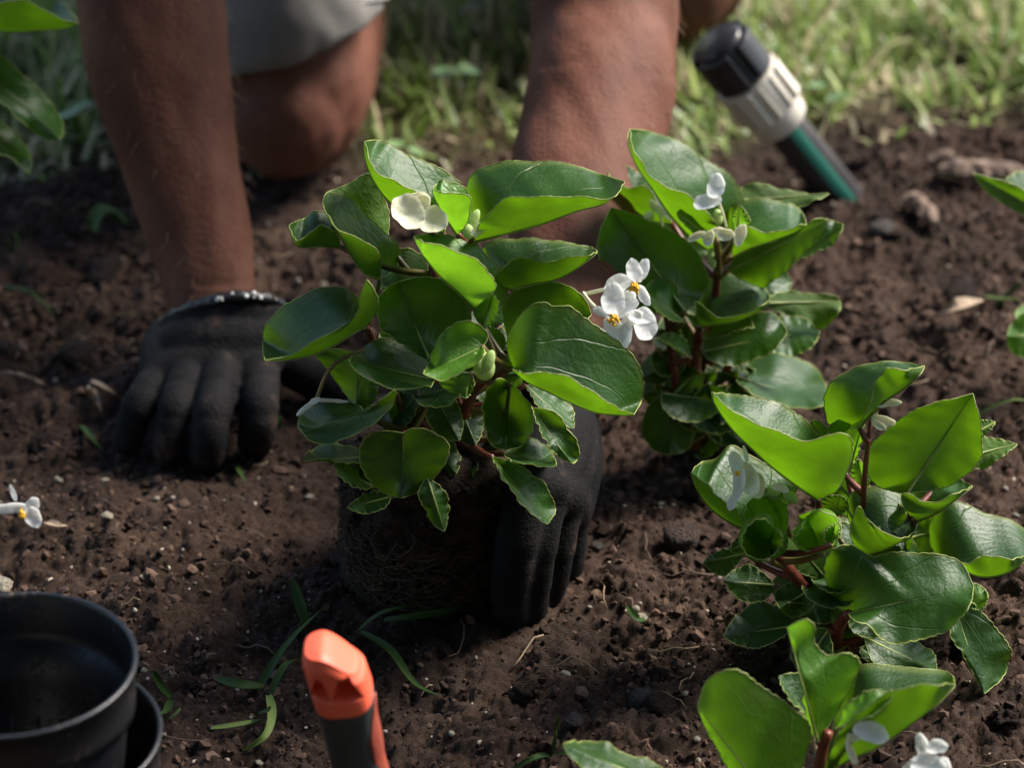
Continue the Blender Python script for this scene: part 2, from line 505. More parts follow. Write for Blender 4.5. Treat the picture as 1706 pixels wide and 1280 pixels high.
# loose crumbs of soil
ph = (1 + 5 ** .5) / 2
ICO_V = unit(np.array([(-1, ph, 0), (1, ph, 0), (-1, -ph, 0), (1, -ph, 0), (0, -1, ph), (0, 1, ph), (0, -1, -ph), (0, 1, -ph), (ph, 0, -1), (ph, 0, 1), (-ph, 0, -1), (-ph, 0, 1)]))
ICO_F = np.array([(0,11,5),(0,5,1),(0,1,7),(0,7,10),(0,10,11),(1,5,9),(5,11,4),(11,10,2),(10,7,6),(7,1,8),(3,9,4),(3,4,2),(3,2,6),(3,6,8),(3,8,9),(4,9,5),(2,4,11),(6,2,10),(8,6,7),(9,8,1)])
def crumbs(n, name):
    x = RNG.uniform(-.46, .48, n); y = RNG.uniform(-.48, .42, n)
    keep = (y < lawn_edge(x) + RNG.uniform(-.02, .05, n)) & (noise2(x * 18, y * 18, 21) + RNG.uniform(-.5, .6, n) > -.15)
    x = x[keep]; y = y[keep]; n = len(x)
    r = .0006 + .0009 * RNG.pareto(2.6, n); r = np.minimum(r, .0031)
    z = soil_z(x, y) + r * .25
    V = ICO_V[None] * (1 + RNG.uniform(-.45, .40, (n, 12, 1)))
    V = V * (r[:, None, None] * RNG.uniform(.7, 1.25, (n, 1, 3)))
    ang = RNG.uniform(0, 6.28, n); c, s = np.cos(ang), np.sin(ang)
    V = np.stack([V[..., 0]*c[:, None] - V[..., 1]*s[:, None], V[..., 0]*s[:, None] + V[..., 1]*c[:, None], V[..., 2]*.85], -1)
    V += np.stack([x, y, z], -1)[:, None]
    F = (ICO_F[None] + (np.arange(n) * 12)[:, None, None]).reshape(-1, 3)
    o = fast_mesh(name, V.reshape(-1, 3), F, M_CRUMB, smooth=False, tri=True)
    t = RNG.uniform(0, 1, n) ** 1.6
    base = np.array([.022, .012, .008]) * (1 - t[:, None]) + np.array([.115, .070, .050]) * t[:, None]
    base *= (1 + .4 * noise2(x * 6, y * 6, 91))[:, None]
    pale = RNG.uniform(0, 1, n) < .028 * (r < .0015)
    base[pale] = np.array([.42, .36, .28])
    set_col(o, np.repeat(base, 12, axis=0))
    return o
o = crumbs(62000, 'soil_crumbs')
tag(o, 'loose crumbs of dark soil over the bed', kind='stuff')

# grass
def blades(n, xr, yr, lmin, lmax, wid, name, dense=True, dry=.18, flat=0):
    x = RNG.uniform(*xr, n); y = RNG.uniform(*yr, n)
    if dense:
        e = y - lawn_edge(x) + .05 * noise2(x * 20, y * 20, 31) + .03 * np.clip((x - .24) / .1, 0, 1)
        keep = RNG.uniform(0, 1, n) < np.clip(e / .14 + .22, 0, 1) ** 1.4 * (.75 + .7 * noise2(x * 14, y * 14, 33))
        x, y, e = x[keep], y[keep], e[keep]
    n = len(x)
    if dense:
        z = soil_z(x, y) - .001
        grow = np.clip(.45 + e / .22, .3, 1)
    else:
        z = np.full(n, -.034); grow = np.ones(n)
    ln = RNG.uniform(lmin, lmax, n) * grow
    w = wid * RNG.uniform(.6, 1.25, n)
    az = RNG.uniform(0, 6.28, n); lean = RNG.uniform(.1, 1.0, n) if not flat else RNG.uniform(1.2, 1.55, n)
    bend = RNG.uniform(-.1, 1.1, n) * (0.2 if flat else 1)
    ca, sa = np.cos(az), np.sin(az)
    rows = []
    K = 5
    px, pz = np.zeros(n), np.zeros(n)
    a0 = lean
    for k in range(K):
        t = k / (K - 1)
        ww = w * (1 - t ** 2.2) * .5 + .00015
        tw = az + np.pi / 2 + RNG.uniform(-.3, .3, n)
        c = np.stack([x + px * ca, y + px * sa, z + pz], -1)
        off = np.stack([np.cos(tw), np.sin(tw), np.zeros(n)], -1) * ww[:, None]
        rows += [c - off, c + off]
        a1 = a0 + bend * t
        px = px + np.sin(a1) * ln / (K - 1); pz = pz + np.cos(a1) * ln / (K - 1)
        pz = np.maximum(pz, .001)
    V = np.stack(rows, 1)
    q = np.array([(2*k, 2*k+1, 2*k+3, 2*k+2) for k in range(K - 1)])
    F = (q[None] + (np.arange(n) * 2 * K)[:, None, None]).reshape(-1, 4)
    o = fast_mesh(name, V.reshape(-1, 3), F, M_GRASS)
    t = RNG.uniform(0, 1, (n, 1))
    col = np.array([.12, .21, .03]) * (1 - t) + np.array([.40, .48, .17]) * t
    d = RNG.uniform(0, 1, n) < dry
    col[d] = np.array([.56, .48, .30]) * RNG.uniform(.6, 1.2, (d.sum(), 1))
    set_col(o, np.repeat(col, 2 * K, axis=0))
    return o
tag(blades(36000, (-.65, .72), (.22, .78), .018, .055, .0042, 'grass', dry=.30), 'short green grass at the edge of the lawn', kind='stuff')
tag(blades(11000, (-.55, .60), (.24, .74), .010, .034, .0032, 'dead_grass', dry=.9, flat=1), 'dry straw coloured grass clippings lying between the green blades', kind='stuff')
tag(blades(14000, (-2.6, 2.6), (.78, 3.0), .05, .10, .007, 'lawn_grass', dense=False, dry=.08), 'longer lawn grass farther back', kind='stuff')

# low broad leaved weeds in the lawn
def low_weeds(n):
    mb = MB()
    for i in range(n):
        x = random.uniform(-.45, .58); y = float(lawn_edge(np.array(x))) + abs(random.gauss(.03, .07))
        if y > .7: continue
        z = float(soil_z(np.array(x), np.array(y))) + random.uniform(.006, .03)
        for j in range(random.randint(2, 4)):
            az = random.uniform(0, 6.28); r = random.uniform(.004, .008)
            c = np.array([x + math.cos(az) * r * 1.2, y + math.sin(az) * r * 1.2, z + random.uniform(-.003, .003)])
            tl = random.uniform(-.5, .5)
            V = [c]; nn = 9
            for q in range(nn):
                b_ = q / nn * 6.283
                V.append(c + np.array([math.cos(b_) * r, math.sin(b_) * r * .85, r * (.25 + tl * math.cos(b_))]))
            mb.add(V, [(0, 1 + q, 1 + (q + 1) % nn) for q in range(nn)])
    return mb.build('clover_leaves', simple('clover', (.13, .22, .08), .45, noise=40, amount=.5))
tag(low_weeds(26), 'small round clover leaves scattered in the grass', kind='stuff')

# fine straw, rootlets and fibres lying on the soil
mb = MB()
for i in range(230):
    x = random.uniform(-.42, .46); y = random.uniform(-.44, .36)
    a0 = random.uniform(0, 6.28); ln = random.uniform(.006, .03)
    pts = []
    px_, py_ = x, y
    for k in range(5):
        zz = float(soil_z(np.array(px_), np.array(py_))) + .0015 + .003 * math.sin(k / 4 * 3.14) * random.random()
        pts.append((px_, py_, zz))
        a0 += random.uniform(-.5, .5)
        px_ += math.cos(a0) * ln / 4; py_ += math.sin(a0) * ln / 4
    mb.tube(pts, random.uniform(.00022, .00055), n=4, mat=random.choice([0, 0, 1]))
tag(mb.build('root_fibres', [simple('fibre_pale', (.20, .14, .085), .8), simple('fibre_brown', (.09, .055, .035), .8)]), 'thin pale root fibres and straw lying on the soil', kind='stuff')
# ------------------------------------------------------------------ unseen tree added behind the viewer so its crown shades the bed
tree = empty('added_shade_tree', (-1.3, -3.3, 0))
tag(tree, 'unseen leafy tree added behind the viewer to shade the front of the bed', 'tree')
M_TRUNK = simple('tree_bark', (.10, .075, .055), .9, .2, noise=6, amount=.5, bump=(30, 1, .02))
M_CROWN = simple('tree_leaf', (.05, .10, .025), .5, .4, noise=2, amount=.5)
mb = MB()
tp = catmull(np.array([(-1.3, -3.3, -.05), (-1.27, -3.28, .6), (-1.2, -3.2, 1.6), (-1.0, -3.0, 2.6), (-.7, -2.8, 3.6)]), 20)
mb.tube(tp, np.linspace(.17, .08, 20), n=14)
for k in range(9):
    s_ = tp[8 + k % 11]; e_ = np.array([random.uniform(-2.8, 2.6), random.uniform(-4.2, -1.3), random.uniform(2.3, 3.8)])
    lc = catmull(np.array([s_, (s_ + e_) / 2 + (0, 0, .25), e_]), 10); mb.tube(lc, np.linspace(.06, .012, 10), n=8)
mb.build('trunk', M_TRUNK, tree)
n = 11000
c_ = np.stack([RNG.uniform(-3.6, 3.4, n), RNG.uniform(-4.6, -.95, n), RNG.uniform(1.75, 3.9, n)], -1)
cl = noise2(c_[:, 0] * .9 + c_[:, 2], c_[:, 1] * .9, 61)
c_ = c_[(cl > -.55) & (((c_[:, 0] / 3.6) ** 2 + ((c_[:, 1] + 2.7) / 2.0) ** 2 + ((c_[:, 2] - 2.7) / 1.3) ** 2) < 1.25)]
# low outer leaves of the added tree, behind and beside the viewer
m_ = 5200
h_ = np.stack([RNG.uniform(-3.4, 3.4, m_), RNG.uniform(-4.3, -2.2, m_), RNG.uniform(.3, 2.0, m_)], -1)
c_ = np.concatenate([c_, h_]); n = len(c_)
u_ = unit(RNG.normal(size=(n, 3))); w_ = unit(np.cross(u_, RNG.normal(size=(n, 3))))
ln_ = RNG.uniform(.07, .13, n)[:, None]
V = np.stack([c_ - u_ * ln_, c_ + w_ * ln_ * .5, c_ + u_ * ln_, c_ - w_ * ln_ * .5], 1)
cr = fast_mesh('crown', (V - ORIGIN['added_shade_tree']).reshape(-1, 3), np.arange(n * 4).reshape(n, 4), M_CROWN, smooth=False)
cr.parent = tree
# ------------------------------------------------------------------ person
def remeshed(mb, name, mats, parent, voxel, smooth_it=6):
    v = np.concatenate(mb.v)
    me = bpy.data.meshes.new('tmp'); me.from_pydata(v.tolist(), [], mb.f)
    ob = bpy.data.objects.new('tmp', me); scene.collection.objects.link(ob)
    r = ob.modifiers.new('r', 'REMESH'); r.mode = 'VOXEL'; r.voxel_size = voxel; r.use_smooth_shade = True
    s = ob.modifiers.new('s', 'SMOOTH'); s.factor = .5; s.iterations = smooth_it
    dg = bpy.context.evaluated_depsgraph_get()
    em = bpy.data.meshes.new_from_object(ob.evaluated_get(dg))
    bpy.data.objects.remove(ob); bpy.data.meshes.remove(me)
    n = len(em.vertices)
    co = np.empty(n * 3, np.float32); em.vertices.foreach_get('co', co)
    co = co.reshape(-1, 3)
    if parent is not None: co = co - ORIGIN[parent.name].astype(np.float32)
    em.vertices.foreach_set('co', co.ravel())
    em.polygons.foreach_set('use_smooth', np.ones(len(em.polygons), dtype=bool))
    em.materials.clear()
    em.materials.append(mats)
    em.name = name
    em.update()
    o = bpy.data.objects.new(name, em); scene.collection.objects.link(o)
    if parent is not None:
        o.parent = parent; ORIGIN[o.name] = ORIGIN[parent.name]
    return o

def limb(mb, pts, rad, n=20, flat=None, res=None):
    pr = np.c_[np.asarray(pts, float), np.asarray(rad, float)]
    ln = np.linalg.norm(np.diff(pr[:, :3], axis=0), axis=1).sum()
    k = max(6, int(ln / (res or max(.004, min(rad) * .35))))
    c = catmull(pr, k)
    mb.tube(c[:, :3], c[:, 3], n=n, flat=flat)
    for e in (0, -1):
        mb.sphere(c[e, :3], c[e, 3] * .995, n=n, m=10)

def skin_material():
    m, nt, b = mat('skin'); L = nt.links.new
    tc = N(nt, 'ShaderNodeTexCoord')
    n1 = N(nt, 'ShaderNodeTexNoise', i_Scale=22.0, i_Detail=7.0, i_Roughness=.6); L(tc.outputs['Object'], n1.inputs['Vector'])
    rp = ramp(nt, [(.3, (.080, .029, .018)), (.55, (.122, .049, .031)), (.75, (.16, .074, .05))]); L(n1.outputs['Fac'], rp.inputs[0])
    v = N(nt, 'ShaderNodeTexVoronoi', i_Scale=75.0); L(tc.outputs['Object'], v.inputs['Vector'])
    fr = N(nt, 'ShaderNodeMapRange', i_1=.06, i_2=.12, i_3=1.0, i_4=0.0); L(v.outputs['Distance'], fr.inputs[0])
    g = N(nt, 'ShaderNodeMath', operation='GREATER_THAN', i_1=.8); 
    sepc = N(nt, 'ShaderNodeSeparateColor'); L(v.outputs['Color'], sepc.inputs[0]); L(sepc.outputs[0], g.inputs[0])
    fm = N(nt, 'ShaderNodeMath', operation='MULTIPLY'); L(fr.outputs[0], fm.inputs[0]); L(g.outputs[0], fm.inputs[1])
    f2 = N(nt, 'ShaderNodeMath', operation='MULTIPLY', i_1=.55); L(fm.outputs[0], f2.inputs[0])
    mx = N(nt, 'ShaderNodeMix', data_type='RGBA'); mx.inputs[7].default_value = (.14, .05, .03, 1)
    L(f2.outputs[0], mx.inputs[0]); L(rp.outputs[0], mx.inputs[6])
    # soil dust
    n4 = N(nt, 'ShaderNodeTexNoise', i_Scale=9.0, i_Detail=8.0, i_Roughness=.7); L(tc.outputs['Object'], n4.inputs['Vector'])
    d4 = N(nt, 'ShaderNodeMapRange', i_1=.55, i_2=.75, i_3=0.0, i_4=.45); L(n4.outputs['Fac'], d4.inputs[0])
    mx2 = N(nt, 'ShaderNodeMix', data_type='RGBA'); mx2.inputs[7].default_value = (.075, .036, .024, 1)
    L(d4.outputs[0], mx2.inputs[0]); L(mx.outputs[2], mx2.inputs[6])
    L(mx2.outputs[2], b.inputs['Base Color'])
    b.inputs['Roughness'].default_value = .66
    b.inputs['Specular IOR Level'].default_value = .13
    b.inputs['Subsurface Weight'].default_value = .12
    b.inputs['Subsurface Radius'].default_value = (.005, .002, .001)
    b.inputs['Subsurface Scale'].default_value = 1.0
    n3 = N(nt, 'ShaderNodeTexNoise', i_Scale=380.0, i_Detail=4.0); L(tc.outputs['Object'], n3.inputs['Vector'])
    bp = N(nt, 'ShaderNodeBump', i_Strength=.55, i_Distance=.0012); L(n3.outputs['Fac'], bp.inputs['Height'])
    L(bp.outputs[0], b.inputs['Normal'])
    return m
M_SKIN = skin_material()

def glove_material():
    m, nt, b = mat('glove_black'); L = nt.links.new
    tc = N(nt, 'ShaderNodeTexCoord')
    n1 = N(nt, 'ShaderNodeTexNoise', i_Scale=38.0, i_Detail=7.0, i_Roughness=.65); L(tc.outputs['Object'], n1.inputs['Vector'])
    rp = ramp(nt, [(.42, (.0035, .0035, .004)), (.57, (.008, .0075, .008)), (.70, (.060, .036, .026))]); L(n1.outputs['Fac'], rp.inputs[0])
    L(rp.outputs[0], b.inputs['Base Color'])
    b.inputs['Roughness'].default_value = .8
    b.inputs['Specular IOR Level'].default_value = .15
    n3 = N(nt, 'ShaderNodeTexNoise', i_Scale=600.0, i_Detail=5.0); L(tc.outputs['Object'], n3.inputs['Vector'])
    bp = N(nt, 'ShaderNodeBump', i_Strength=.7, i_Distance=.0012); L(n3.outputs['Fac'], bp.inputs['Height'])
    L(bp.outputs[0], b.inputs['Normal'])
    return m
M_GLOVE = glove_material()
M_CUFF = simple('glove_cuff', (.010, .010, .012), .35, .5, noise=200, amount=.4, bump=(260, .8, .002))
def cloth_material():
    m = simple('shorts_cloth', (.22, .205, .19), .85, .2, noise=14, amount=.25, bump=(900, .5, .0008))
    return m
M_SHORTS = cloth_material()
M_SEAM = simple('seam_thread', (.42, .40, .38), .8, .2)
M_SHIRT = simple('shirt_cloth', (.05, .06, .08), .85, .2, noise=12, amount=.3, bump=(900, .5, .0008))
M_HAIR = simple('hair_brown', (.05, .03, .02), .6, .4, noise=150, amount=.6, bump=(220, 1, .004))

person = empty('person', (-.03, .5, 0))
tag(person, 'kneeling person in grey shorts and black gloves leaning over the bed', 'person')

body = MB()
def wpl(rows):
    P = [wp(px, py, y) for px, py, y, w in rows]
    return P, [prad(r[3], p) for r, p in zip(rows, P)]
sh_r = np.array([-.195, .29, .56]); sh_l = np.array([.135, .28, .52])
# arm that props on the soil
rowsR = [(354, 560, .012, 140), (354, 500, .025, 150), (338, 408, .045, 170), (308, 300, .07, 192), (284, 200, .09, 214), (264, 100, .11, 238), (252, 0, .13, 246), (245, -120, .16, 244)]
P, rr = wpl(rowsR)
limb(body, P + [(sh_r + P[-1]) / 2 + np.array([0, .01, 0]), sh_r], rr + [.043, .058], n=28, flat=(np.array([0, 1.0, 0]), .9))
# arm that reaches to the root ball
rowsL = [(936, 640, -.140, 165), (937, 590, -.128, 166), (946, 480, -.088, 190), (953, 400, -.05, 216), (966, 300, 0, 238), (984, 220, .035, 246), (1000, 155, .065, 251), (1007, 105, .092, 247), (1008, 70, .108, 246), (1011, 0, .128, 250), (1016, -120, .155, 262)]
P, rr = wpl(rowsL)
limb(body, P + [(sh_l + P[-1]) / 2, sh_l], rr + [.050, .060], n=28, flat=(np.array([0, 1.0, 0]), .92))
# legs
kneeR = np.array([-.139, .272, .054]); kneeL = np.array([.113, .475, .060])
hipR = np.array([-.12, .63, .34]); hipL = np.array([.07, .70, .34])
for kn, hp, sx in ((kneeR, hipR, -1), (kneeL, hipL, 1)):
    limb(body, [kn + (0, -.002, .004), kn + (0, .03, .05), (kn + hp) / 2 + (0, .0, .01), hp], [.052, .055, .076, .09], n=28, flat=(np.array([1.0, 0, 0]), .86))
    limb(body, [kn + (0, 0, -.004), kn + (0, .12, -.004), kn + (0, .28, -.012), kn + (0, .40, -.022)], [.050, .055, .046, .034], n=24)
    ft = kn + np.array([0, .42, -.02])
    limb(body, [ft, ft + (0, .05, -.01), ft + (0, .05, -.012) + (0, .08, .0)], [.033, .032, .024], n=16)
    body.sphere(kn + (0, -.035, -.006), .034, n=20, m=12, scale=(1.05, .8, 1.1))
pel = (hipR + hipL) / 2
chest = np.array([-.03, .40, .55])
limb(body, [pel + (0, .02, .0), (pel + chest) / 2 + (0, 0, .03), chest, (sh_r + sh_l) / 2 + (0, -.02, .0)], [.125, .115, .125, .08], n=28, flat=(np.array([1.0, 0, 0]), 1.28))
limb(body, [sh_r, (sh_r + sh_l) / 2 + (0, .02, .02), sh_l], [.062, .075, .062], n=20)
neck = (sh_r + sh_l) / 2 + np.array([0, -.06, .03])
head = neck + np.array([0, -.13, .05])
limb(body, [(sh_r + sh_l) / 2, neck, head + (0, .05, -.01)], [.06, .055, .055], n=20)
body.sphere(head, .082, n=24, m=16, scale=(.92, 1.22, 1.1), rot=(.5, 0, 0))
body.sphere(head + (0, -.04, -.065), .052, n=20, m=12, scale=(.95, 1, 1))        # jaw
limb(body, [head + (0, -.092, .0), head + (0, -.112, -.035)], [.008, .013], n=10)  # nose
for sx in (-1, 1):
    body.sphere(head + (sx * .078, .01, -.01), .024, n=12, m=8, scale=(.35, .8, 1.2))
    body.sphere(head + (sx * .03, -.088, .0), .011, n=10, m=8, scale=(1.3, .6, .8))
limb(body, [head + (-.02, -.087, -.063), head + (.02, -.087, -.063)], [.006, .006], n=8)
bo = remeshed(body, 'body', M_SKIN, person, .0032, 8)
# elbow crease, wrist creases and knee folds pressed into the skin
co = np.empty(len(bo.data.vertices) * 3, np.float32); bo.data.vertices.foreach_get('co', co); co = co.reshape(-1, 3)
W = co + ORIGIN['person'].astype(np.float32)
nrm = np.empty(len(bo.data.vertices) * 3, np.float32); bo.data.vertices.foreach_get('normal', nrm); nrm = nrm.reshape(-1, 3)
rel = W - CAM.astype(np.float32)
dep = rel @ FWD.astype(np.float32)
u_ = 853 + F_PX * rel[:, 0] / dep; v_ = 640 - F_PX * (rel @ UPV.astype(np.float32)) / dep
def crease(px0, px1, fn, width, depth):
    t = np.clip((u_ - px0) / (px1 - px0), 0, 1)
    on = ((u_ > px0 - 15) & (u_ < px1 + 15) & (nrm[:, 1] < .2)).astype(float) * np.clip(np.minimum(u_ - px0, px1 - u_) / 25 + .6, 0, 1)
    dd = (v_ - fn(t)) / width
    return on * (-depth * np.exp(-dd ** 2) + depth * .7 * np.exp(-((dd - 2.2) / 1.6) ** 2))
lu = W[:, 1] < .25
off = crease(885, 1130, lambda t: 108 - 12 * np.sin(3.1 * t) + 8 * np.sin(9 * t) + 16 * t * t, 6, .0008) * lu * np.clip(.55 + .9 * noise2(u_ / 38, u_ * 0 + .5, 44), 0, 1.2)
off += crease(275, 440, lambda t: 466 + 10 * np.sin(3.1 * t), 4, .0010) * lu
off += crease(275, 440, lambda t: 484 + 8 * np.sin(3.1 * t), 4, .0008) * lu
off += (.0022 * noise2(W[:, 0] * 28 + W[:, 1] * 9, W[:, 2] * 22 - W[:, 1] * 13, 41) + .0008 * noise2(W[:, 0] * 90 + W[:, 1] * 30, W[:, 2] * 70 - W[:, 1] * 40, 42)).astype(np.float32)
co += nrm * off[:, None].astype(np.float32)
bo.data.vertices.foreach_set('co', co.ravel().astype(np.float32)); bo.data.update()

# hair cap
hb = MB(); hb.sphere(head + (0, .022, .028), .088, n=28, m=18, scale=(.95, 1.15, 1.02), rot=(.5, 0, 0))
hb.build('hair', M_HAIR, person)
for sx in (-1, 1):
    eb = MB(); eb.sphere(head + (sx * .03, -.0885, .0), .0085, n=12, m=8)
    eb.build('eye', simple('eye', (.10, .08, .07), .3), person)

# shorts
sb = MB()
def hem_tube(kn, hp, along):
    ax = unit(hp - kn)
    c0 = kn + np.array([.004, .0, along])
    pts = np.array([c0, c0 + (-.014, .024, .055), (kn + hp) / 2 + (0, 0, .02), hp])
    pr_ = catmull(np.c_[pts, [.060, .068, .092, .108]], 40)
    wob = 1 + .02 * np.sin(np.arange(40) * .9)
    sb.tube(pr_[:, :3], pr_[:, 3] * wob, n=36)
    sb.sphere(hp, .107, n=24, m=14)
    return c0, ax
hem_tube(kneeR, hipR, .034); hem_tube(kneeL, hipL, .055)
limb(sb, [hipR + (.01, 0, 0), hipL + (-.01, 0, 0)], [.125, .125], n=28)
limb(sb, [pel + (0, 0, 0), pel + (0, -.05, .10)], [.14, .135], n=28, flat=(np.array([1.0, 0, 0]), 1.25))
shorts = remeshed(sb, 'shorts', M_SHORTS, person, .004, 5)
sc_ = np.empty(len(shorts.data.vertices) * 3, np.float32); shorts.data.vertices.foreach_get('co', sc_); sc_ = sc_.reshape(-1, 3)
sn_ = np.empty_like(sc_).ravel(); shorts.data.vertices.foreach_get('normal', sn_); sn_ = sn_.reshape(-1, 3)
fold = .0035 * noise2(sc_[:, 0] * 26 + sc_[:, 2] * 10, sc_[:, 2] * 12 + sc_[:, 1] * 9, 81) + .0014 * noise2(sc_[:, 0] * 60, sc_[:, 2] * 40 + sc_[:, 1] * 40, 82)
shorts.data.vertices.foreach_set('co', (sc_ + sn_ * fold[:, None]).ravel().astype(np.float32)); shorts.data.update()
for kn in (kneeR,):
    # stitched double hem near the edge of the trouser leg
    hm_ = MB(); c0 = kn + np.array([.004, 0, .034]); axd = unit(np.array([-.014, .024, .055]))
    for sft, r_ in ((.012, .0632), (.0135, .0634)):
        u1 = unit(np.cross(axd, np.array([0, 1.0, 0]))); v1 = np.cross(axd, u1)
        ring = [c0 + axd * sft + (u1 * math.cos(a) + v1 * math.sin(a)) * r_ for a in np.linspace(0, 6.2832, 90)]
        hm_.tube(ring, .0006, n=5, caps=False)
    hm_.build('hem_stitching', M_SEAM, shorts)
# shirt
tb = MB()
limb(tb, [pel + (0, -.05, .09), (pel + chest) / 2 + (0, 0, .035), chest, (sh_r + sh_l) / 2 + (0, -.005, .0)], [.135, .13, .14, .095], n=28, flat=(np.array([1.0, 0, 0]), 1.26))
for s_, rows in ((sh_r, rowsR), (sh_l, rowsL)):
    e_ = wp(*rows[-1][:3])
    limb(tb, [s_ + (0, 0, .005), s_ + (e_ - s_) * .45], [.074, .072], n=24)
shirt = remeshed(tb, 'shirt', M_SHIRT, person, .006, 4)

# propping hand in its glove
gb = MB()
def fing(pts, r, gbm):
    pts = [np.asarray(p, float) for p in pts]
    c = catmull(np.array(pts), 40)
    t = np.linspace(0, 1, 40)
    rad = r * (1.08 - .16 * t)
    for kx in (.42, .70):                         # knuckle folds of the coated fabric
        rad = rad * (1 + .05 * np.exp(-((t - kx + .06) / .05) ** 2) - .09 * np.exp(-((t - kx) / .018) ** 2) - .05 * np.exp(-((t - kx + .05) / .014) ** 2))
    gbm.tube(c, rad, n=18)
    gbm.sphere(c[0], rad[0] * .99, n=18, m=10); gbm.sphere(c[-1], rad[-1] * .99, n=18, m=10)
wr = wp(356, 548, .014)
kn_ = [gz(268, 628, .030), gz(318, 612, .034), gz(372, 604, .035), gz(432, 606, .032)]
mid_ = [gz(236, 668, .028), gz(296, 672, .030), gz(356, 680, .031), gz(432, 672, .029)]
tip_ = [gz(214, 735, .008), gz(282, 752, .008), gz(345, 762, .007), gz(424, 738, .007)]
dist_ = [gz(222, 700, .019), gz(288, 715, .020), gz(349, 728, .020), gz(430, 712, .019)]
for k_, m_, d_, t_, r_ in zip(kn_, mid_, dist_, tip_, (.0092, .0100, .0104, .0106)):
    fing([k_, m_, d_, t_], r_, gb)
for k_, s_ in zip(kn_, (-.016, -.006, .006, .016)):
    limb(gb, [wr + (s_, -.002, -.004), (wr + k_) / 2 + (s_ * .6, 0, .003), k_], [.0165, .0155, .0122], n=16)
limb(gb, [kn_[0], kn_[1], kn_[2], kn_[3]], [.012, .0135, .0135, .012], n=16)
fing([gz(425, 556, .030), gz(462, 588, .026), gz(510, 622, .016), gz(562, 650, .008)], .0125, gb)
limb(gb, [wr + (.012, -.004, -.004), gz(425, 556, .030), gz(455, 585, .027)], [.02, .018, .013], n=16)
limb(gb, [wp(268, 572, -.004), wp(300, 545, -.013), wp(352, 524, -.018), wp(410, 518, -.017), wp(452, 528, -.010)], [.0085, .0100, .0110, .0110, .0095], n=16)
limb(gb, [wp(290, 590, -.014), wp(352, 560, -.022), wp(430, 556, -.018)], [.0135, .0155, .0145], n=16)
limb(gb, [gz(300, 600, .031), gz(360, 592, .034), gz(426, 592, .033)], [.016, .018, .0165], n=18)
limb(gb, [gz(312, 584, .036), gz(366, 572, .040), gz(424, 570, .038)], [.018, .020, .0185], n=18)
glove = remeshed(gb, 'glove', M_GLOVE, person, .0016, 4)
# rolled shiny cuff of the glove
def cuff(c, ax, r, k, parent, seed):
    mb = MB()
    u = unit(np.cross(ax, np.array([0, 1.0, .2]))); w = np.cross(ax, u)
    n, m = 64, 10
    V = []; F = []
    rs = np.random.default_rng(seed)
    bump = np.convolve(np.r_[rs.uniform(-1, 1, n), np.zeros(4)], np.ones(4) / 4, 'same')[:n]
    for i in range(n):
        a = i / n * 2 * np.pi
        d = np.cos(a) * u + np.sin(a) * w * k
        for j in range(m):
            b_ = j / m * 2 * np.pi
            rr_ = .0040 * (1 + .55 * bump[i])
            V.append(c + d * (r + rr_ * math.cos(b_)) + ax * (rr_ * 1.6 * math.sin(b_) + .0018 * bump[(i * 3) % n]))
    for i in range(n):
        for j in range(m):
            F.append((i*m + j, ((i+1) % n)*m + j, ((i+1) % n)*m + (j+1) % m, i*m + (j+1) % m))
    mb.add(V, F)
    return mb.build('glove_cuff', M_CUFF, parent)
fa = unit(wp(338, 408, .045) - wr)
arc = catmull(np.array([wp(300, 560, .030), wp(262, 556, .006), wp(270, 540, -.006), wp(304, 518, -.017), wp(352, 502, -.024), wp(408, 494, -.023), wp(452, 500, -.015), wp(474, 516, .0), wp(462, 520, .026)]), 70)
cm = MB(); tt = np.arange(70)
cm.tube(arc, .0027 * (1 + .22 * np.sin(tt * 1.1) + .18 * np.sin(tt * 2.3 + 1)), n=12)
for q in range(34):                                   # pale beads stand in for bright glints on the rolled edge
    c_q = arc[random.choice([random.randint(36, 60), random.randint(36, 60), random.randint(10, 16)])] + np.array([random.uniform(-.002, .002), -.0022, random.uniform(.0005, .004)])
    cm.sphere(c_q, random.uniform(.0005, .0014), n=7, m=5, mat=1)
cm.build('glove_cuff', [M_CUFF, simple('glint_bead', (.75, .75, .72), .15, .8)], glove)

# holding hand in its glove
g2 = MB()
w2 = wp(922, 650, -.142)
kk = [wp(884, 806, -.222), wp(910, 812, -.213), wp(934, 828, -.199), wp(948, 852, -.184)]
ff = [[wp(862, 900, -.237), wp(851, 975, -.234), wp(852, 1022, -.226)],
      [wp(893, 905, -.226), wp(882, 985, -.222), wp(880, 1032, -.214)],
      [wp(924, 910, -.206), wp(912, 980, -.203), wp(907, 1022, -.198)],
      [wp(946, 920, -.186), wp(938, 965, -.185), wp(930, 1000, -.184)]]
for k_, f_, r_ in zip(kk, ff, (.0102, .0106, .0102, .0092)):
    fing([k_] + f_, r_, g2)
for k_, dy in zip(kk, (-.014, -.004, .006, .016)):
    limb(g2, [w2 + (0, dy * .8, -.004), (w2 + k_) / 2 + (.005, 0, 0), k_], [.016, .0160, .0122], n=16)
limb(g2, kk, [.012, .0135, .0135, .012], n=16)
fing([wp(925, 690, -.150), wp(890, 720, -.128), wp(850, 750, -.122), wp(810, 790, -.126)], .012, g2)
limb(g2, [w2, wp(925, 690, -.150)], [.02, .016], n=16)
limb(g2, [w2, w2 + (0, .008, .016)], [.0235, .0255], n=24)
glove2 = remeshed(g2, 'glove', M_GLOVE, person, .0016, 14)
cuff(w2 + np.array([0, .008, .022]), unit(np.array([0.05, .5, .6])), .031, 1.0, glove2, 5)

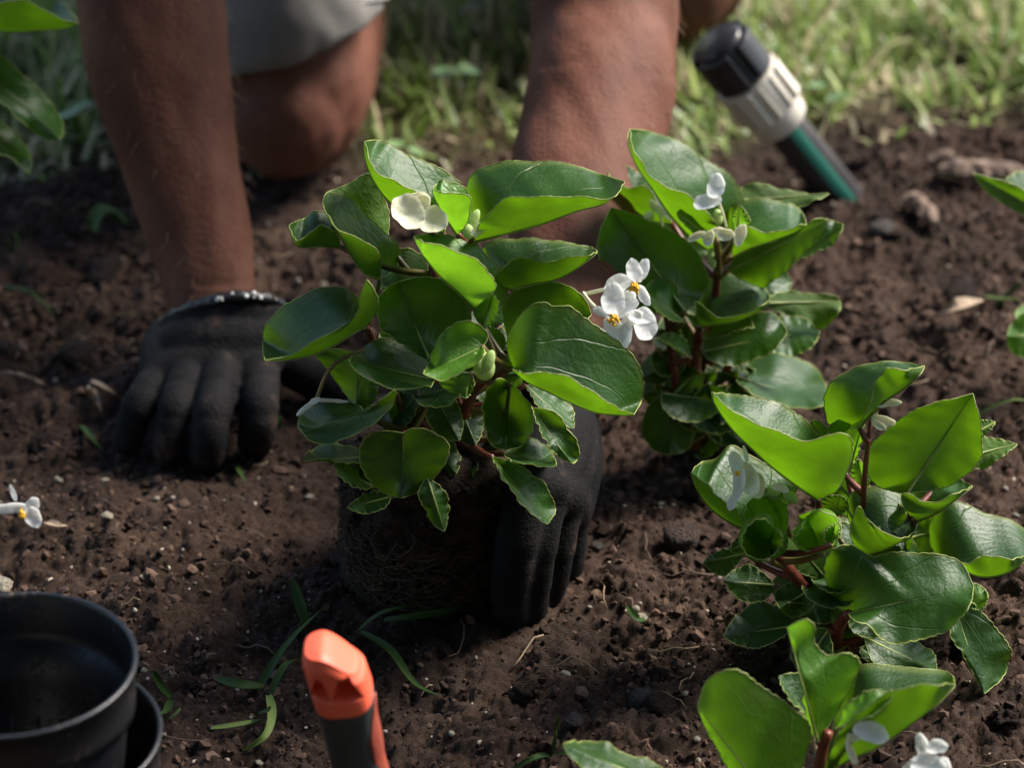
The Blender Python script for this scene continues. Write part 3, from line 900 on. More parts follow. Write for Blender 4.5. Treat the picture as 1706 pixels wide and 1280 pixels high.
# fine hairs along the forearms
hm = MB()
sel = np.where((W[:, 1] < .2) & (W[:, 2] < .24) & (W[:, 2] > .05) & (np.abs(nrm[:, 0]) > .25))[0]
for i in RNG.choice(sel, 700, replace=False):
    p = W[i].astype(float); n_ = nrm[i].astype(float)
    dn = np.array([random.uniform(-.5, .5), -.25, -.8]); ln = random.uniform(.006, .014)
    pts = [p + n_ * (ln * .5 * math.sin(t * 1.6)) + dn * ln * t * .8 for t in (0, .35, .7, 1)]
    hm.tube(pts, [.00013, .00012, .00009, .00004], n=3, caps=False)
h_ = hm.build('arm_hair', simple('arm_hair', (.25, .13, .06), .5), person); h_['kind'] = 'stuff'
# ------------------------------------------------------------------ begonias
class Plant:
    def __init__(s, label, px, y, ground_xy=None):
        s.y = y
        if ground_xy is None:
            d = ray(px, 640); base = wp(px, 760, y); base[2] = 0.0
        else:
            base = np.array([*ground_xy, 0.0])
        s.root = empty('begonia_plant', base)
        tag(s.root, label, 'plant', 'white flowered begonias in the bed')
        s.base = base; s.stempts = []
    def p(s, q, dflt=0):
        return wp(q[0], q[1], s.y - (q[2] if len(q) > 2 else dflt) / 1000)

def stem(pl, pts, r0=3.2, r1=2.2, name='stem'):
    c = catmull(np.array([pl.p(q) if len(q) < 4 else np.array(q[:3]) for q in pts]), 24)
    mb = MB(); t = np.linspace(0, 1, 24)
    rad = (r0 + (r1 - r0) * t) / 1000 * (1 + .12 * np.cos(t * 30) ** 8)
    mb.tube(c, rad, n=10)
    mb.build(name, M_STEM, pl.root)
    pl.stempts.append(c)

def smooth_seg(pts, n):
    return catmull(np.array(pts), n)

NR = 112
def leaf(pl, B, T, a, b, mid=None, ua=1, d=(0, 0, 0, 0, 0), young=0, bulge=.12, label=None, petiole=True, teeth=1.0, curl=0, ruf=1.0):
    n = NR
    dB, dT, dm, da, db = d
    P = lambda L, dd: [pl.p(q, dd) for q in L]
    Bp, Tp = pl.p(B, dB), pl.p(T, dT)
    midpx = mid if mid else []
    if mid is None:
        mp = (Bp + Tp) / 2
        mm = pl.p(((B[0]+T[0])/2, (B[1]+T[1])/2), dm)
        M = smooth_seg([Bp, mm, Tp], n)
    else:
        M = smooth_seg([Bp] + P(mid, dm) + [Tp], n)
    A = smooth_seg([Bp] + P(a, da) + [Tp], n)
    Bb = smooth_seg([Bp] + P(b, db) + [Tp], n)
    poly = [B[:2]] + [q[:2] for q in midpx] + [T[:2]] + [q[:2] for q in a[::-1]]
    area = sum(poly[i][0] * -poly[(i+1) % len(poly)][1] - poly[(i+1) % len(poly)][0] * -poly[i][1] for i in range(len(poly)))
    a_left = area > 0
    Lf, Rt = (A, Bb) if a_left == bool(ua) else (Bb, A)
    rs = np.random.default_rng(abs(int(B[0] * 7 + B[1] * 13 + T[0])) % 100000)
    t = np.linspace(0, 1, n)
    tang = unit(np.gradient(M, axis=0))
    Lg = np.linalg.norm(Tp - Bp)
    nc = 7
    ss = np.linspace(0, 1, nc) ** .85
    cols = {}
    env = np.sin(np.pi * np.clip(t, 0, 1)) ** .5
    nteeth = max(10, int(Lg / .0023))
    for side, E in (('L', Lf), ('R', Rt)):
        w = np.linalg.norm(E - M, axis=1)
        dirn = unit(E - M)
        nn = unit(np.cross(tang, dirn)) if side == 'L' else unit(np.cross(dirn, tang))
        # keep the normal field smooth along the blade
        nn = unit(np.stack([np.convolve(np.pad(nn[:, j], 6, 'edge'), np.ones(13) / 13, 'valid') for j in range(3)], 1))
        ph = rs.uniform(0, 6)
        saw = (t * nteeth + rs.uniform(0, 1)) % 1.0
        tooth = (np.sqrt(np.abs(np.sin(saw * np.pi))) - .5) * .00085 * min(1.0, .35 + Lg / .06) * teeth * env * (.7 + .6 * np.abs(np.sin(t * 23 + ph)))
        ruff = ruf * .0005 * min(1.0, Lg / .04) * np.sin(t * rs.uniform(16, 30) + ph) * env + ruf * .0004 * np.sin(t * rs.uniform(34, 60) + ph * 2) * env
        g = []
        for k, s_ in enumerate(ss):
            q = M * (1 - s_) + E * s_
            q = q - nn * (bulge * w * 4 * s_ * (1 - s_) * .5)[:, None]
            # low quilting between the veins
            q = q + nn * (np.minimum(w, .02) * .014 * np.sin((t * 7 + s_ * 3.2) * 3.0 + ph) * s_ * (1 - s_ * .3))[:, None]
            if k == nc - 1:
                q = q + dirn * tooth[:, None]
            q = q + nn * (ruff * s_ ** 3)[:, None]
            if curl:
                q = q + nn * (curl * .001 * s_ ** 4 * env)[:, None]
            g.append(q)
        cols[side] = (g, w)
    gl, wl = cols['L']; gr, wr_ = cols['R']
    order = gl[::-1] + gr[1:]
    V = np.stack(order, 1)
    nc2 = V.shape[1]
    sv = np.r_[-ss[::-1], ss[1:]]
    ux = np.where(sv[None] < 0, sv[None] * wl[:, None], sv[None] * wr_[:, None]) / Lg
    UV = np.stack([ux, np.repeat(t[:, None], nc2, 1)], -1)
    ii = np.arange(n * nc2).reshape(n, nc2)
    F = np.stack([ii[:-1, :-1], ii[:-1, 1:], ii[1:, 1:], ii[1:, :-1]], -1).reshape(-1, 4)
    mb = MB()
    mb.add(V.reshape(-1, 3), F.tolist(), 0, UV.reshape(-1, 2))
    for e in (order[0], order[-1]):
        mb.tube(e, .00028 * (.55 + .45 * env), n=4, mat=1, caps=False)
    # midrib on the underside
    mn = unit(np.cross(tang, unit(Lf - M) - unit(Rt - M) + 1e-9))
    mb.tube(M - mn * .0004, np.maximum(.0008 * (1 - t * .85), .0002), n=5, mat=1, caps=False)
    o = mb.build('leaf', [M_YOUNG if young else M_LEAF, M_RIM], pl.root, use_uv=True)
    ev = np.ones(len(o.data.vertices), np.float32); ev[:n * nc2] = np.tile(np.abs(sv), n)
    o.data.attributes.new('edge', 'FLOAT', 'POINT').data.foreach_set('value', ev)
    if label: o['label'] = label
    if petiole and pl.stempts:
        S = np.concatenate(pl.stempts)
        cand = S[S[:, 2] < Bp[2] - .004]
        if len(cand) == 0: cand = S
        dd = np.linalg.norm(cand - Bp, axis=1) + .6 * np.abs((Bp[2] - .018) - cand[:, 2])
        q = cand[np.argmin(dd)]
        if np.linalg.norm(q - Bp) > .003:
            hd = Bp - q
            m1 = q + hd * .5 + np.array([0, 0, -.08 * np.linalg.norm(hd[:2])])
            c = catmull(np.array([q, m1, Bp]), 12)
            pm = MB(); pm.tube(c, np.linspace(.0019, .0013, 12), n=7)
            pm.build('petiole', random.choice([M_STEM, M_PETI]), o)
    return o

def petal(parent, pl, c, d, rx, ry, ang, tilt=0, turn=0, cup=.25, m=None):
    """one rounded petal: centre and radii in picture px, turned by ang in the facing plane, then tilted"""
    C = pl.p((c[0], c[1], d))
    s = float(np.dot(C - CAM, FWD)) / F_PX
    rx *= s; ry *= s
    ca, sa = math.cos(R(ang)), math.sin(R(ang))
    ex = np.array([1, 0, 0]); ez = UPV; ey = -FWD
    ax = ex * ca + ez * sa
    bx = -ex * sa + ez * ca
    nrm = ey
    ct, st = math.cos(R(tilt)), math.sin(R(tilt))
    bx, nrm = bx * ct + nrm * st, nrm * ct - bx * st
    ct, st = math.cos(R(turn)), math.sin(R(turn))
    ax, nrm = ax * ct + nrm * st, nrm * ct - ax * st
    V = []; F = []
    K, n = 9, 40
    rs = np.random.default_rng(int(c[0] + c[1]))
    ph = rs.uniform(0, 6)
    for i in range(K + 1):
        r = i / K
        for j in range(n):
            a = j / n * 2 * np.pi
            shape = 1 + .07 * math.cos(2 * a + ph) + .05 * math.cos(3 * a + ph * 2) + .025 * math.cos(7 * a + ph)
            x, y = math.cos(a) * r * shape, math.sin(a) * r * shape
            z = cup * (x * x + y * y) * min(rx, ry) + .07 * min(rx, ry) * math.sin(5 * a + ph) * r ** 3 + .035 * min(rx, ry) * math.sin(11 * a + ph * 3) * r ** 2 - .10 * min(rx, ry) * math.exp(-(y / .16) ** 2) * (1 - .6 * abs(x))
            V.append(C + ax * rx * x + bx * ry * y + nrm * z)
    for i in range(K):
        for j in range(n):
            k = (j + 1) % n
            F.append((i*n + j, i*n + k, (i+1)*n + k, (i+1)*n + j))
    # the back of the petal, so it has thickness
    mb = MB(); mb.add(V, F)
    mb.add(np.array(V) - nrm * .0005, [f[::-1] for f in F])
    return mb.build('petal', m or M_PETAL, parent)

def stamens(parent, pl, c, d, r):
    C = pl.p((c[0], c[1], d)); s = float(np.dot(C - CAM, FWD)) / F_PX; r *= s
    mb = MB(); rs = np.random.default_rng(int(c[0]))
    for i in range(34):
        v = unit(rs.normal(size=3) + np.array([0, -.8, .4]))
        q = C + v * r * rs.uniform(.5, .95)
        mb.sphere(q, r * .22, n=7, m=5, scale=(1, 1, 1.3))
    mb.sphere(C, r * .62, n=10, m=7)
    return mb.build('stamen', M_STAMEN, parent)

def stalk(parent, pl, pts, r=.9, m=None, name='flower_stalk'):
    c = catmull(np.array([pl.p(q) for q in pts]), 14)
    mb = MB(); mb.tube(c, r / 1000, n=6)
    return mb.build(name, m or M_PETI, parent)

def bud(parent, pl, c, d, rx, ry, ang=0, m=None, name='bud'):
    C = pl.p((c[0], c[1], d)); s = float(np.dot(C - CAM, FWD)) / F_PX
    mb = MB(); V = []; F = []; n, mm = 14, 9
    ca, sa = math.cos(R(ang)), math.sin(R(ang))
    ex = np.array([1, 0, 0]) * ca + UPV * sa; ez = -np.array([1, 0, 0]) * sa + UPV * ca
    for i in range(mm + 1):
        th = np.pi * i / mm
        for j in range(n):
            a = j / n * 2 * np.pi
            q = 1 + .10 * math.cos(2 * a)
            V.append(C + s * (ex * rx * math.sin(th) * math.cos(a) * q - FWD * min(rx, ry) * .8 * math.sin(th) * math.sin(a) * q + ez * ry * math.cos(th)))
    for i in range(mm):
        for j in range(n):
            k = (j + 1) % n
            F.append((i*n + j, (i+1)*n + j, (i+1)*n + k, i*n + k))
    mb.add(V, F)
    return mb.build(name, m or M_BUD, parent)

def flower(pl, label=None):
    f = sub_empty('flower', pl.root)
    if label: f['label'] = label
    return f

# ---------------- the begonia being planted
A = Plant('bushy white begonia with bare dark root ball, held in a gloved hand', 728, -.185, (-.036, -.185))
# root ball
mb = MB(); V = []; F = []
n_, m_ = 96, 40
tiltv = np.array([.06, -.02, 1.0])
for i in range(m_ + 1):
    h = i / m_
    for j in range(n_):
        a = j / n_ * 2 * np.pi
        rr_ = (.0425 + .009 * h)
        if h > .93: rr_ *= 1 - ((h - .93) / .07) ** 2 * .35
        nz_ = .0042 * noise2(np.array(a * 5.0 + h * 3), np.array(h * 14.0), 51) + .0026 * noise2(np.array(a * 16.0), np.array(h * 34.0), 52)
        # closes smoothly in angle
        rr_ += float(nz_) * math.sin(a / 2) ** .5 if math.sin(a / 2) > 0 else 0
        c = A.base + np.array([.010 * (h - .5), 0, -.004 + h * .088])
        V.append(c + np.array([math.cos(a - 1.57 + 3.14) * rr_, math.sin(a - 1.57 + 3.14) * rr_, 0]))
for i in range(m_):
    for j in range(n_):
        k = (j + 1) % n_
        F.append((i*n_ + j, i*n_ + k, (i+1)*n_ + k, (i+1)*n_ + j))
F.append(tuple(m_ * n_ + j for j in range(n_)))
mb.add(V, F)
rb = mb.build('root_ball', M_SOILBALL, A.root)
mb = MB()
for i in range(260):
    a0 = random.uniform(3.1, 6.3); h = random.triangular(.03, .66, .2)
    k = 12; ln = random.uniform(.15, .9) * random.choice([-1, 1]); dh = random.uniform(-.30, .22); pts = []
    ph_ = random.uniform(0, 6)
    for q in range(k):
        t = q / (k - 1); hh = max(.02, h + dh * t + .03 * math.sin(t * 5 + ph_)); a = a0 + ln * t
        rr_ = .0425 + .009 * hh + .0014 + .0012 * math.sin(t * 9 + ph_)
        pts.append(A.base + np.array([.010 * (hh - .5) + math.cos(a) * rr_, math.sin(a) * rr_, -.004 + hh * .088]))
    mb.tube(catmull(np.array(pts), 20), random.choice([.00010, .00012, .00016, .00022, .00034]), n=4, caps=False)
ro = mb.build('roots', M_ROOT, rb); ro['kind'] = 'stuff'
mb = MB()
for i in range(1500):
    a = random.uniform(0, 6.28); h = random.uniform(.0, 1); rr_ = (.0425 + .009 * h) if h < .96 else random.uniform(0, .046)
    c = A.base + np.array([.010 * (h - .5) + math.cos(a) * rr_, math.sin(a) * rr_, -.004 + h * .088])
    r_ = random.uniform(.0007, .0022) * (1.6 if h < .12 else 1)
    mb.add(c + ICO_V * r_ * RNG.uniform(.6, 1.3, (12, 1)), ICO_F.tolist())
ro = mb.build('peat_lumps', M_SOILBALL, rb); ro['kind'] = 'stuff'

stem(A, [(745, 800, 0), (742, 720, 5), (735, 640, 8), (728, 540, 5), (722, 440, 0)], 3.2, 2.4)
stem(A, [(752, 800, 8), (765, 720, 20), (785, 660, 35), (806, 634, 45), (850, 613, 45)], 3.6, 1.9)
stem(A, [(742, 740, 5), (770, 640, 5), (800, 590, 5), (835, 560, 0)], 3.2, 1.8)
stem(A, [(738, 760, 0), (690, 690, 15), (640, 610, 20), (612, 545, 22)], 3.2, 1.8)
stem(A, [(742, 720, 0), (770, 560, -5), (786, 480, -5), (795, 410, -2)], 3.0, 1.8)
stem(A, [(735, 780, 10), (700, 740, 30), (675, 718, 55)], 3.0, 1.6)

leaf(A, (740, 388), (607, 236), a=[(752, 345), (768, 305), (722, 276), (685, 261), (652, 239), (628, 234)], b=[(733, 348), (695, 320), (655, 303), (626, 283)], mid=[(690, 362), (655, 340), (630, 311), (612, 275)], d=(0, -5, 0, -34, 12))
leaf(A, (645, 405), (545, 320), a=[(645, 345), (617, 291), (580, 307)], b=[(610, 380), (570, 350)], ua=0, d=(-20, -28, -26, -34, -22))
leaf(A, (632, 464), (537, 340), a=[(664, 440), (661, 408), (637, 384), (605, 350), (570, 325), (548, 319)], b=[(630, 420), (605, 402), (576, 389), (553, 370)], mid=[(606, 452), (588, 428), (566, 390), (546, 358)], d=(10, 8, 18, -14, 26))
leaf(A, (566, 411), (482, 374), a=[(552, 362), (531, 352), (507, 363)], b=[(560, 388), (537, 375), (515, 390), (494, 400)], mid=[(530, 409), (496, 409)], d=(5, 5, 10, -12, 20), bulge=.05)
leaf(A, (607, 545), (441, 600), a=[(604, 510), (575, 482), (540, 480), (502, 492), (470, 512), (446, 538), (439, 570)], b=[(630, 505), (612, 467), (603, 492), (592, 524), (568, 546), (530, 566), (498, 583), (470, 596)], mid=[(590, 553), (557, 574), (520, 591), (476, 599)], d=(30, 62, 48, 6, 52))
leaf(A, (716, 600), (662, 470), a=[(770, 585), (782, 540), (778, 503), (760, 480), (735, 465), (700, 461)], b=[(698, 592), (672, 577), (650, 564), (633, 547), (624, 512), (635, 487)], d=(42, 20, 26, 22, 36), curl=1.5)
leaf(A, (724, 632), (582, 602), a=[(722, 612), (700, 590), (672, 573), (635, 565), (602, 581)], b=[(712, 646), (690, 645), (655, 649), (625, 636), (595, 620)], d=(45, 70, 52, 25, 68))
leaf(A, (803, 578), (705, 623), a=[(813, 560), (797, 541), (768, 536), (742, 552), (727, 572), (716, 602)], b=[(806, 592), (790, 602), (775, 616), (757, 628), (732, 633)], d=(62, 82, 68, 58, 86), young=1, bulge=.3)
leaf(A, (785, 622), (775, 664), a=[(790, 640), (784, 656)], b=[(750, 622), (732, 636), (748, 652), (765, 656)], d=(60, 70, 64, 64, 64), young=1)
leaf(A, (604, 684), (505, 722), a=[(595, 675), (562, 669), (527, 671), (504, 690), (497, 706)], b=[(630, 670), (655, 651), (659, 664), (640, 690), (610, 713), (575, 731), (545, 740), (518, 735)], d=(48, 72, 58, 32, 74))
leaf(A, (672, 722), (670, 830), a=[(690, 714), (720, 720), (746, 740), (744, 765), (727, 792), (700, 817)], b=[(650, 719), (622, 721), (603, 740), (600, 768), (617, 803), (643, 823)], d=(62, 74, 64, 64, 64), bulge=-.1)
leaf(A, (855, 612), (1056, 691), a=[(847, 592), (844, 565), (857, 540), (880, 514), (902, 504), (925, 512), (947, 511), (970, 526), (995, 545), (1037, 575), (1062, 607), (1072, 642), (1068, 668)], b=[(868, 622), (902, 620), (935, 622), (960, 637), (990, 658), (1017, 673)], mid=[(880, 636), (915, 653), (952, 671), (990, 686), (1027, 691)], d=(45, 66, 66, 42, 88), bulge=.07, label='large green leaf with a torn brown tip')
leaf(A, (872, 590), (985, 524), a=[(848, 565), (841, 507), (868, 476), (905, 468), (950, 479), (973, 497)], b=[(905, 590), (950, 570)], d=(28, 10, 14, 8, 30))
leaf(A, (790, 401), (1040, 302), a=[(778, 372), (777, 312), (790, 287), (820, 275), (850, 267), (890, 271), (930, 270), (965, 276), (1000, 290)], b=[(800, 372), (815, 354), (840, 334), (862, 328), (915, 327), (965, 330), (1002, 331), (1026, 324)], mid=[(850, 386), (900, 373), (960, 351), (1008, 337)], d=(2, -8, 8, -38, 26), bulge=.06)
leaf(A, (822, 474), (995, 419), a=[(806, 440), (806, 410), (825, 400), (865, 398), (915, 401), (965, 407), (984, 412)], b=[(834, 450), (855, 433), (895, 434), (935, 433), (965, 427), (984, 424)], mid=[(852, 480), (890, 472), (930, 463), (965, 444)], d=(0, 0, 8, -30, 22), bulge=.06)
leaf(A, (790, 515), (690, 394), a=[(836, 510), (845, 478), (826, 440), (800, 414), (770, 400), (728, 390)], b=[(806, 500), (824, 484), (822, 462), (800, 440), (770, 424), (735, 408), (706, 404)], mid=[(768, 490), (745, 470), (726, 451), (706, 424)], d=(32, 25, 36, 6, 52), young=1)
leaf(A, (762, 390), (721, 316), a=[(780, 335), (776, 315), (765, 309), (738, 299), (728, 306)], b=[(778, 370), (784, 330), (765, 323), (743, 322)], mid=[(746, 366), (730, 340)], d=(5, 8, 12, -6, 22), young=1)
leaf(A, (700, 495), (632, 478), a=[(712, 440), (690, 418), (663, 417), (644, 450)], b=[(672, 505), (650, 494)], ua=0, d=(-4, -10, -8, -22, -4))
leaf(A, (850, 640), (842, 749), a=[(830, 632), (812, 650), (805, 680), (809, 715), (820, 741)], b=[(872, 660), (887, 690), (886, 716), (870, 741)], d=(60, 84, 58, 70, 70), bulge=.3)
leaf(A, (886, 680), (952, 772), a=[(902, 722), (926, 757)], b=[(925, 688), (948, 720), (965, 746), (960, 767)], d=(40, 56, 44, 50, 40))
leaf(A, (876, 642), (956, 714), a=[(915, 650), (950, 676)], b=[(896, 676), (930, 704)], d=(30, 38, 32, 22, 38))
leaf(A, (840, 757), (927, 777), a=[(860, 742), (882, 731), (905, 739), (920, 757)], b=[(855, 769), (890, 776), (912, 778)], d=(42, 66, 54, 30, 68))
leaf(A, (820, 762), (912, 874), a=[(850, 770), (888, 791), (916, 822), (924, 850)], b=[(837, 795), (860, 828), (886, 857)], d=(60, 80, 74, 64, 82))
leaf(A, (712, 795), (741, 886), a=[(742, 822), (747, 850)], b=[(697, 822), (707, 845), (722, 874)], d=(64, 76, 72, 66, 70))
leaf(A, (606, 762), (504, 769), a=[(600, 748), (555, 739), (522, 748)], b=[(594, 773), (545, 766)], d=(42, 60, 50, 28, 62))
leaf(A, (622, 811), (555, 774), a=[(620, 800), (587, 777)], b=[(600, 814), (571, 799)], d=(54, 66, 58, 48, 66))
leaf(A, (652, 828), (578, 846), a=[(640, 820), (612, 822)], b=[(640, 846), (608, 856)], d=(58, 66, 60, 54, 64))
leaf(A, (602, 590), (592, 692), a=[(560, 582), (528, 590), (545, 615), (570, 648)], b=[(630, 620), (622, 670)], d=(22, 30, 22, 14, 26))
leaf(A, (702, 650), (640, 718), a=[(660, 652), (634, 690)], b=[(690, 692), (664, 718)], d=(32, 46, 38, 26, 44))
leaf(A, (722, 652), (765, 735), a=[(750, 655), (770, 700)], b=[(708, 690), (735, 728)], d=(36, 48, 38, 36, 40))
leaf(A, (762, 662), (792, 742), a=[(785, 668), (805, 705)], b=[(752, 700), (772, 735)], d=(26, 40, 30, 22, 34))
leaf(A, (700, 605), (632, 555), a=[(690, 560), (650, 548)], b=[(672, 610), (640, 590)], d=(-4, -14, -8, -14, -2))
leaf(A, (806, 547), (822, 490), a=[(790, 522), (800, 498)], b=[(826, 530), (830, 505)], d=(38, 38, 36, 36, 42), young=1)
leaf(A, (832, 598), (812, 545), a=[(842, 570), (830, 550)], b=[(812, 588), (803, 562)], d=(18, 10, 14, 14, 18), young=1)
leaf(A, (700, 720), (760, 790), a=[(740, 722), (765, 760)], b=[(700, 755), (730, 790)], d=(30, 44, 34, 30, 40))
leaf(A, (640, 720), (600, 800), a=[(620, 725), (595, 760)], b=[(655, 760), (630, 800)], d=(40, 54, 46, 40, 48))
# leaves on the far side of the plant
for B_, T_, w_, dd_ in (((745, 560), (700, 450), 48, -40), ((770, 560), (862, 500), 44, -42), ((730, 600), (640, 640), 42, -42), ((770, 620), (880, 640), 44, -46), ((730, 660), (650, 700), 40, -30), ((790, 690), (880, 740), 36, -20), ((735, 690), (700, 620), 38, -25)):
    v = np.array([T_[0] - B_[0], T_[1] - B_[1]], float); nrm_ = np.array([-v[1], v[0]]) / np.linalg.norm(v) * w_
    q1 = [(B_[0] + v[0]*.25 + nrm_[0]*.8, B_[1] + v[1]*.25 + nrm_[1]*.8), (B_[0] + v[0]*.6 + nrm_[0]*.85, B_[1] + v[1]*.6 + nrm_[1]*.85)]
    q2 = [(B_[0] + v[0]*.25 - nrm_[0]*.8, B_[1] + v[1]*.25 - nrm_[1]*.8), (B_[0] + v[0]*.6 - nrm_[0]*.85, B_[1] + v[1]*.6 - nrm_[1]*.85)]
    leaf(A, B_, T_, q1, q2, d=(dd_ + 18, dd_ - 10, dd_, dd_, dd_), ua=1)

f = flower(A, 'cream flower with two closed rounded petals')
petal(f, A, (690, 332), 16, 22, 14, 20, 30, 0, .3, M_CREAM)
petal(f, A, (680, 357), 28, 28, 32, 12, -18, -10, .5, M_CREAM)
petal(f, A, (722, 370), 26, 25, 26, -25, -18, 14, .5, M_CREAM)
petal(f, A, (704, 336), 22, 14, 16, -30, 20, 10, .3, M_CREAM)
stalk(f, A, [(702, 350, 20), (716, 385, 10), (735, 400, 4)], 1.0)
f = flower(A, 'cluster of pale green buds')
bud(f, A, (786, 372), 10, 9, 26, -25)
bud(f, A, (780, 386), 14, 9, 13, 10)
petal(f, A, (801, 378), 18, 20, 8, 38, 20, 0, .4, M_CREAM)
petal(f, A, (803, 384), 14, 16, 6, 42, -30, 0, .4, M_CREAM)
stalk(f, A, [(784, 390, 10), (786, 405, 4)], 1.4)
f = flower(A, 'plump pale green bud')
bud(f, A, (806, 610), 66, 17, 25, 10)
bud(f, A, (814, 602), 68, 9, 20, -20)
bud(f, A, (797, 606), 68, 8, 20, 18)
f = flower(A, 'open white flower with yellow stamens, upper of the pair')
petal(f, A, (1057, 452), 44, 13, 22, 12, -12, 0, .3)
petal(f, A, (1070, 450), 42, 12, 19, -18, -10, 10, .3)
petal(f, A, (1028, 474), 42, 26, 15, 22, 0, -14, .3)
petal(f, A, (1072, 492), 42, 9, 19, 22, 8, 0, .4)
petal(f, A, (1048, 498), 40, 13, 16, -10, 10, 0, .3)
stamens(f, A, (1058, 480), 50, 11)
stalk(f, A, [(975, 490, 30), (992, 486, 34), (1020, 480, 40)], .9, M_CREAM)
f = flower(A, 'open white flower with yellow stamens, lower of the pair')
petal(f, A, (1022, 500), 56, 21, 27, 8, -10, 0, .3)
petal(f, A, (1045, 514), 54, 24, 10, 35, -10, 0, .3)
petal(f, A, (1000, 519), 58, 13, 8, -25, 0, 0, .3)
petal(f, A, (1026, 547), 60, 24, 15, -48, 16, 0, .35)
petal(f, A, (1044, 556), 62, 11, 22, -8, 10, 20, .4)
petal(f, A, (1052, 531), 58, 22, 12, 40, 0, 20, .3)
petal(f, A, (1074, 541), 56, 21, 27, 12, -6, -8, .35)
petal(f, A, (1066, 530), 60, 20, 12, -12, -20, 0, .35)
stamens(f, A, (1022, 532), 66, 11)
stalk(f, A, [(972, 488, 30), (985, 505, 40), (1003, 522, 54)], .9, M_CREAM)
f = flower(A, 'drooping white flower seen edge on, on a long stalk')
stalk(f, A, [(608, 582, 45), (563, 602, 52), (545, 622, 54), (528, 664, 56)], .95)
petal(f, A, (548, 667), 54, 30, 5, -3, 58, 0, .3)
petal(f, A, (508, 680), 58, 18, 5, 40, 40, 0, .4)
petal(f, A, (524, 668), 58, 10, 5, 25, 10, 0, .4)

# ---------------- begonia behind on the right
B = Plant('white begonia already planted in the soil behind the one in hand', 1150, -.078, (.092, -.07))
stem(B, [(1160, 745, 10), (1162, 660, 10), (1160, 600, 10), (1166, 545, 10)], 3.2, 2.2)
stem(B, [(1165, 740, 0), (1180, 620, -5), (1190, 520, -5), (1196, 440, 0)], 3.2, 2.0)
stem(B, [(1158, 740, 10), (1130, 660, 15), (1116, 560, 18), (1110, 520, 18)], 3.2, 1.8)
stem(B, [(1165, 700, 0), (1195, 640, 0), (1222, 600, 2)], 3.0, 1.8)
leaf(B, (1192, 424), (1050, 215), a=[(1236, 385), (1241, 332), (1215, 293), (1170, 262), (1128, 232), (1085, 220)], b=[(1192, 372), (1155, 333), (1110, 311), (1080, 287), (1058, 256)], mid=[(1150, 393), (1115, 354), (1088, 314), (1064, 280), (1048, 242)], d=(2, -8, 6, -34, 22), bulge=.07, label='large upright leaf with a pale sheen')
leaf(B, (1120, 372), (1012, 288), a=[(1098, 315), (1060, 284), (1032, 276)], b=[(1100, 350), (1080, 314), (1045, 311), (1022, 297)], mid=[(1085, 366), (1053, 345), (1030, 318)], d=(-32, -40, -32, -50, -26))
leaf(B, (1142, 520), (1018, 346), a=[(1172, 492), (1178, 461), (1158, 416), (1128, 391), (1086, 370), (1048, 354)], b=[(1092, 522), (1045, 502), (1013, 470), (1000, 440), (996, 408), (1004, 374)], d=(26, 4, 12, 8, 20))
leaf(B, (1220, 428), (1343, 372), a=[(1212, 385), (1216, 347), (1236, 335), (1275, 332), (1314, 338), (1334, 353)], b=[(1226, 395), (1246, 380), (1276, 386), (1314, 383), (1336, 376)], mid=[(1250, 413), (1285, 401), (1322, 386)], d=(4, 4, 12, -26, 24))
leaf(B, (1213, 450), (1378, 366), a=[(1226, 428), (1266, 410), (1296, 398), (1332, 380), (1358, 366)], b=[(1245, 470), (1278, 476), (1320, 440), (1345, 415), (1366, 390)], ua=0, d=(2, -8, 4, 8, -6))
leaf(B, (1316, 442), (1405, 374), a=[(1345, 427), (1386, 408), (1398, 392)], b=[(1340, 398), (1374, 367), (1392, 370)], ua=1, d=(-16, -14, -18, -8, -26))
leaf(B, (1233, 335), (1381, 323), a=[(1236, 312), (1260, 306), (1305, 316), (1345, 323)], b=[(1262, 338), (1300, 347), (1332, 344), (1358, 334)], ua=0, d=(-40, -48, -44, -50, -38))
leaf(B, (1167, 544), (1282, 501), a=[(1156, 510), (1157, 486), (1170, 467), (1200, 458), (1235, 456), (1262, 467), (1278, 485)], b=[(1160, 522), (1159, 504), (1180, 517), (1197, 527), (1222, 530), (1248, 520), (1270, 508)], mid=[(1192, 541), (1226, 534), (1257, 519)], d=(12, 14, 24, -14, 34), bulge=.2)
leaf(B, (1270, 506), (1400, 502), a=[(1300, 487), (1345, 489), (1390, 493)], b=[(1300, 521), (1340, 530), (1368, 548), (1396, 522)], ua=0, d=(-10, -22, -16, -22, -10))
leaf(B, (1278, 562), (1366, 552), a=[(1300, 528), (1338, 530)], b=[(1288, 586), (1322, 593), (1352, 578)], d=(-4, -12, -8, -22, 4))
leaf(B, (1170, 586), (1312, 555), a=[(1178, 560), (1230, 538), (1280, 519), (1300, 535)], b=[(1185, 602), (1225, 608), (1265, 596), (1292, 579)], d=(16, 14, 14, 0, 24))
leaf(B, (1170, 562), (1257, 546), a=[(1200, 540), (1240, 526)], b=[(1200, 561), (1235, 549)], ua=0, d=(16, 20, 18, 12, 24))
leaf(B, (1226, 630), (1376, 668), a=[(1240, 604), (1285, 586), (1310, 589), (1340, 604), (1362, 620), (1377, 642)], b=[(1235, 643), (1255, 658), (1290, 673), (1335, 682), (1364, 678)], d=(0, 8, -8, -42, 26), bulge=-.06, label='leaf turned up to the sky with a pale blue sheen')
leaf(B, (1182, 640), (1202, 708), a=[(1155, 648), (1151, 672), (1172, 696)], b=[(1218, 660), (1218, 692)], d=(20, 34, 26, 22, 30))
leaf(B, (1110, 655), (1115, 758), a=[(1080, 678), (1070, 715), (1085, 746)], b=[(1145, 680), (1153, 715), (1148, 746)], d=(24, 34, 28, 26, 28), bulge=-.1)
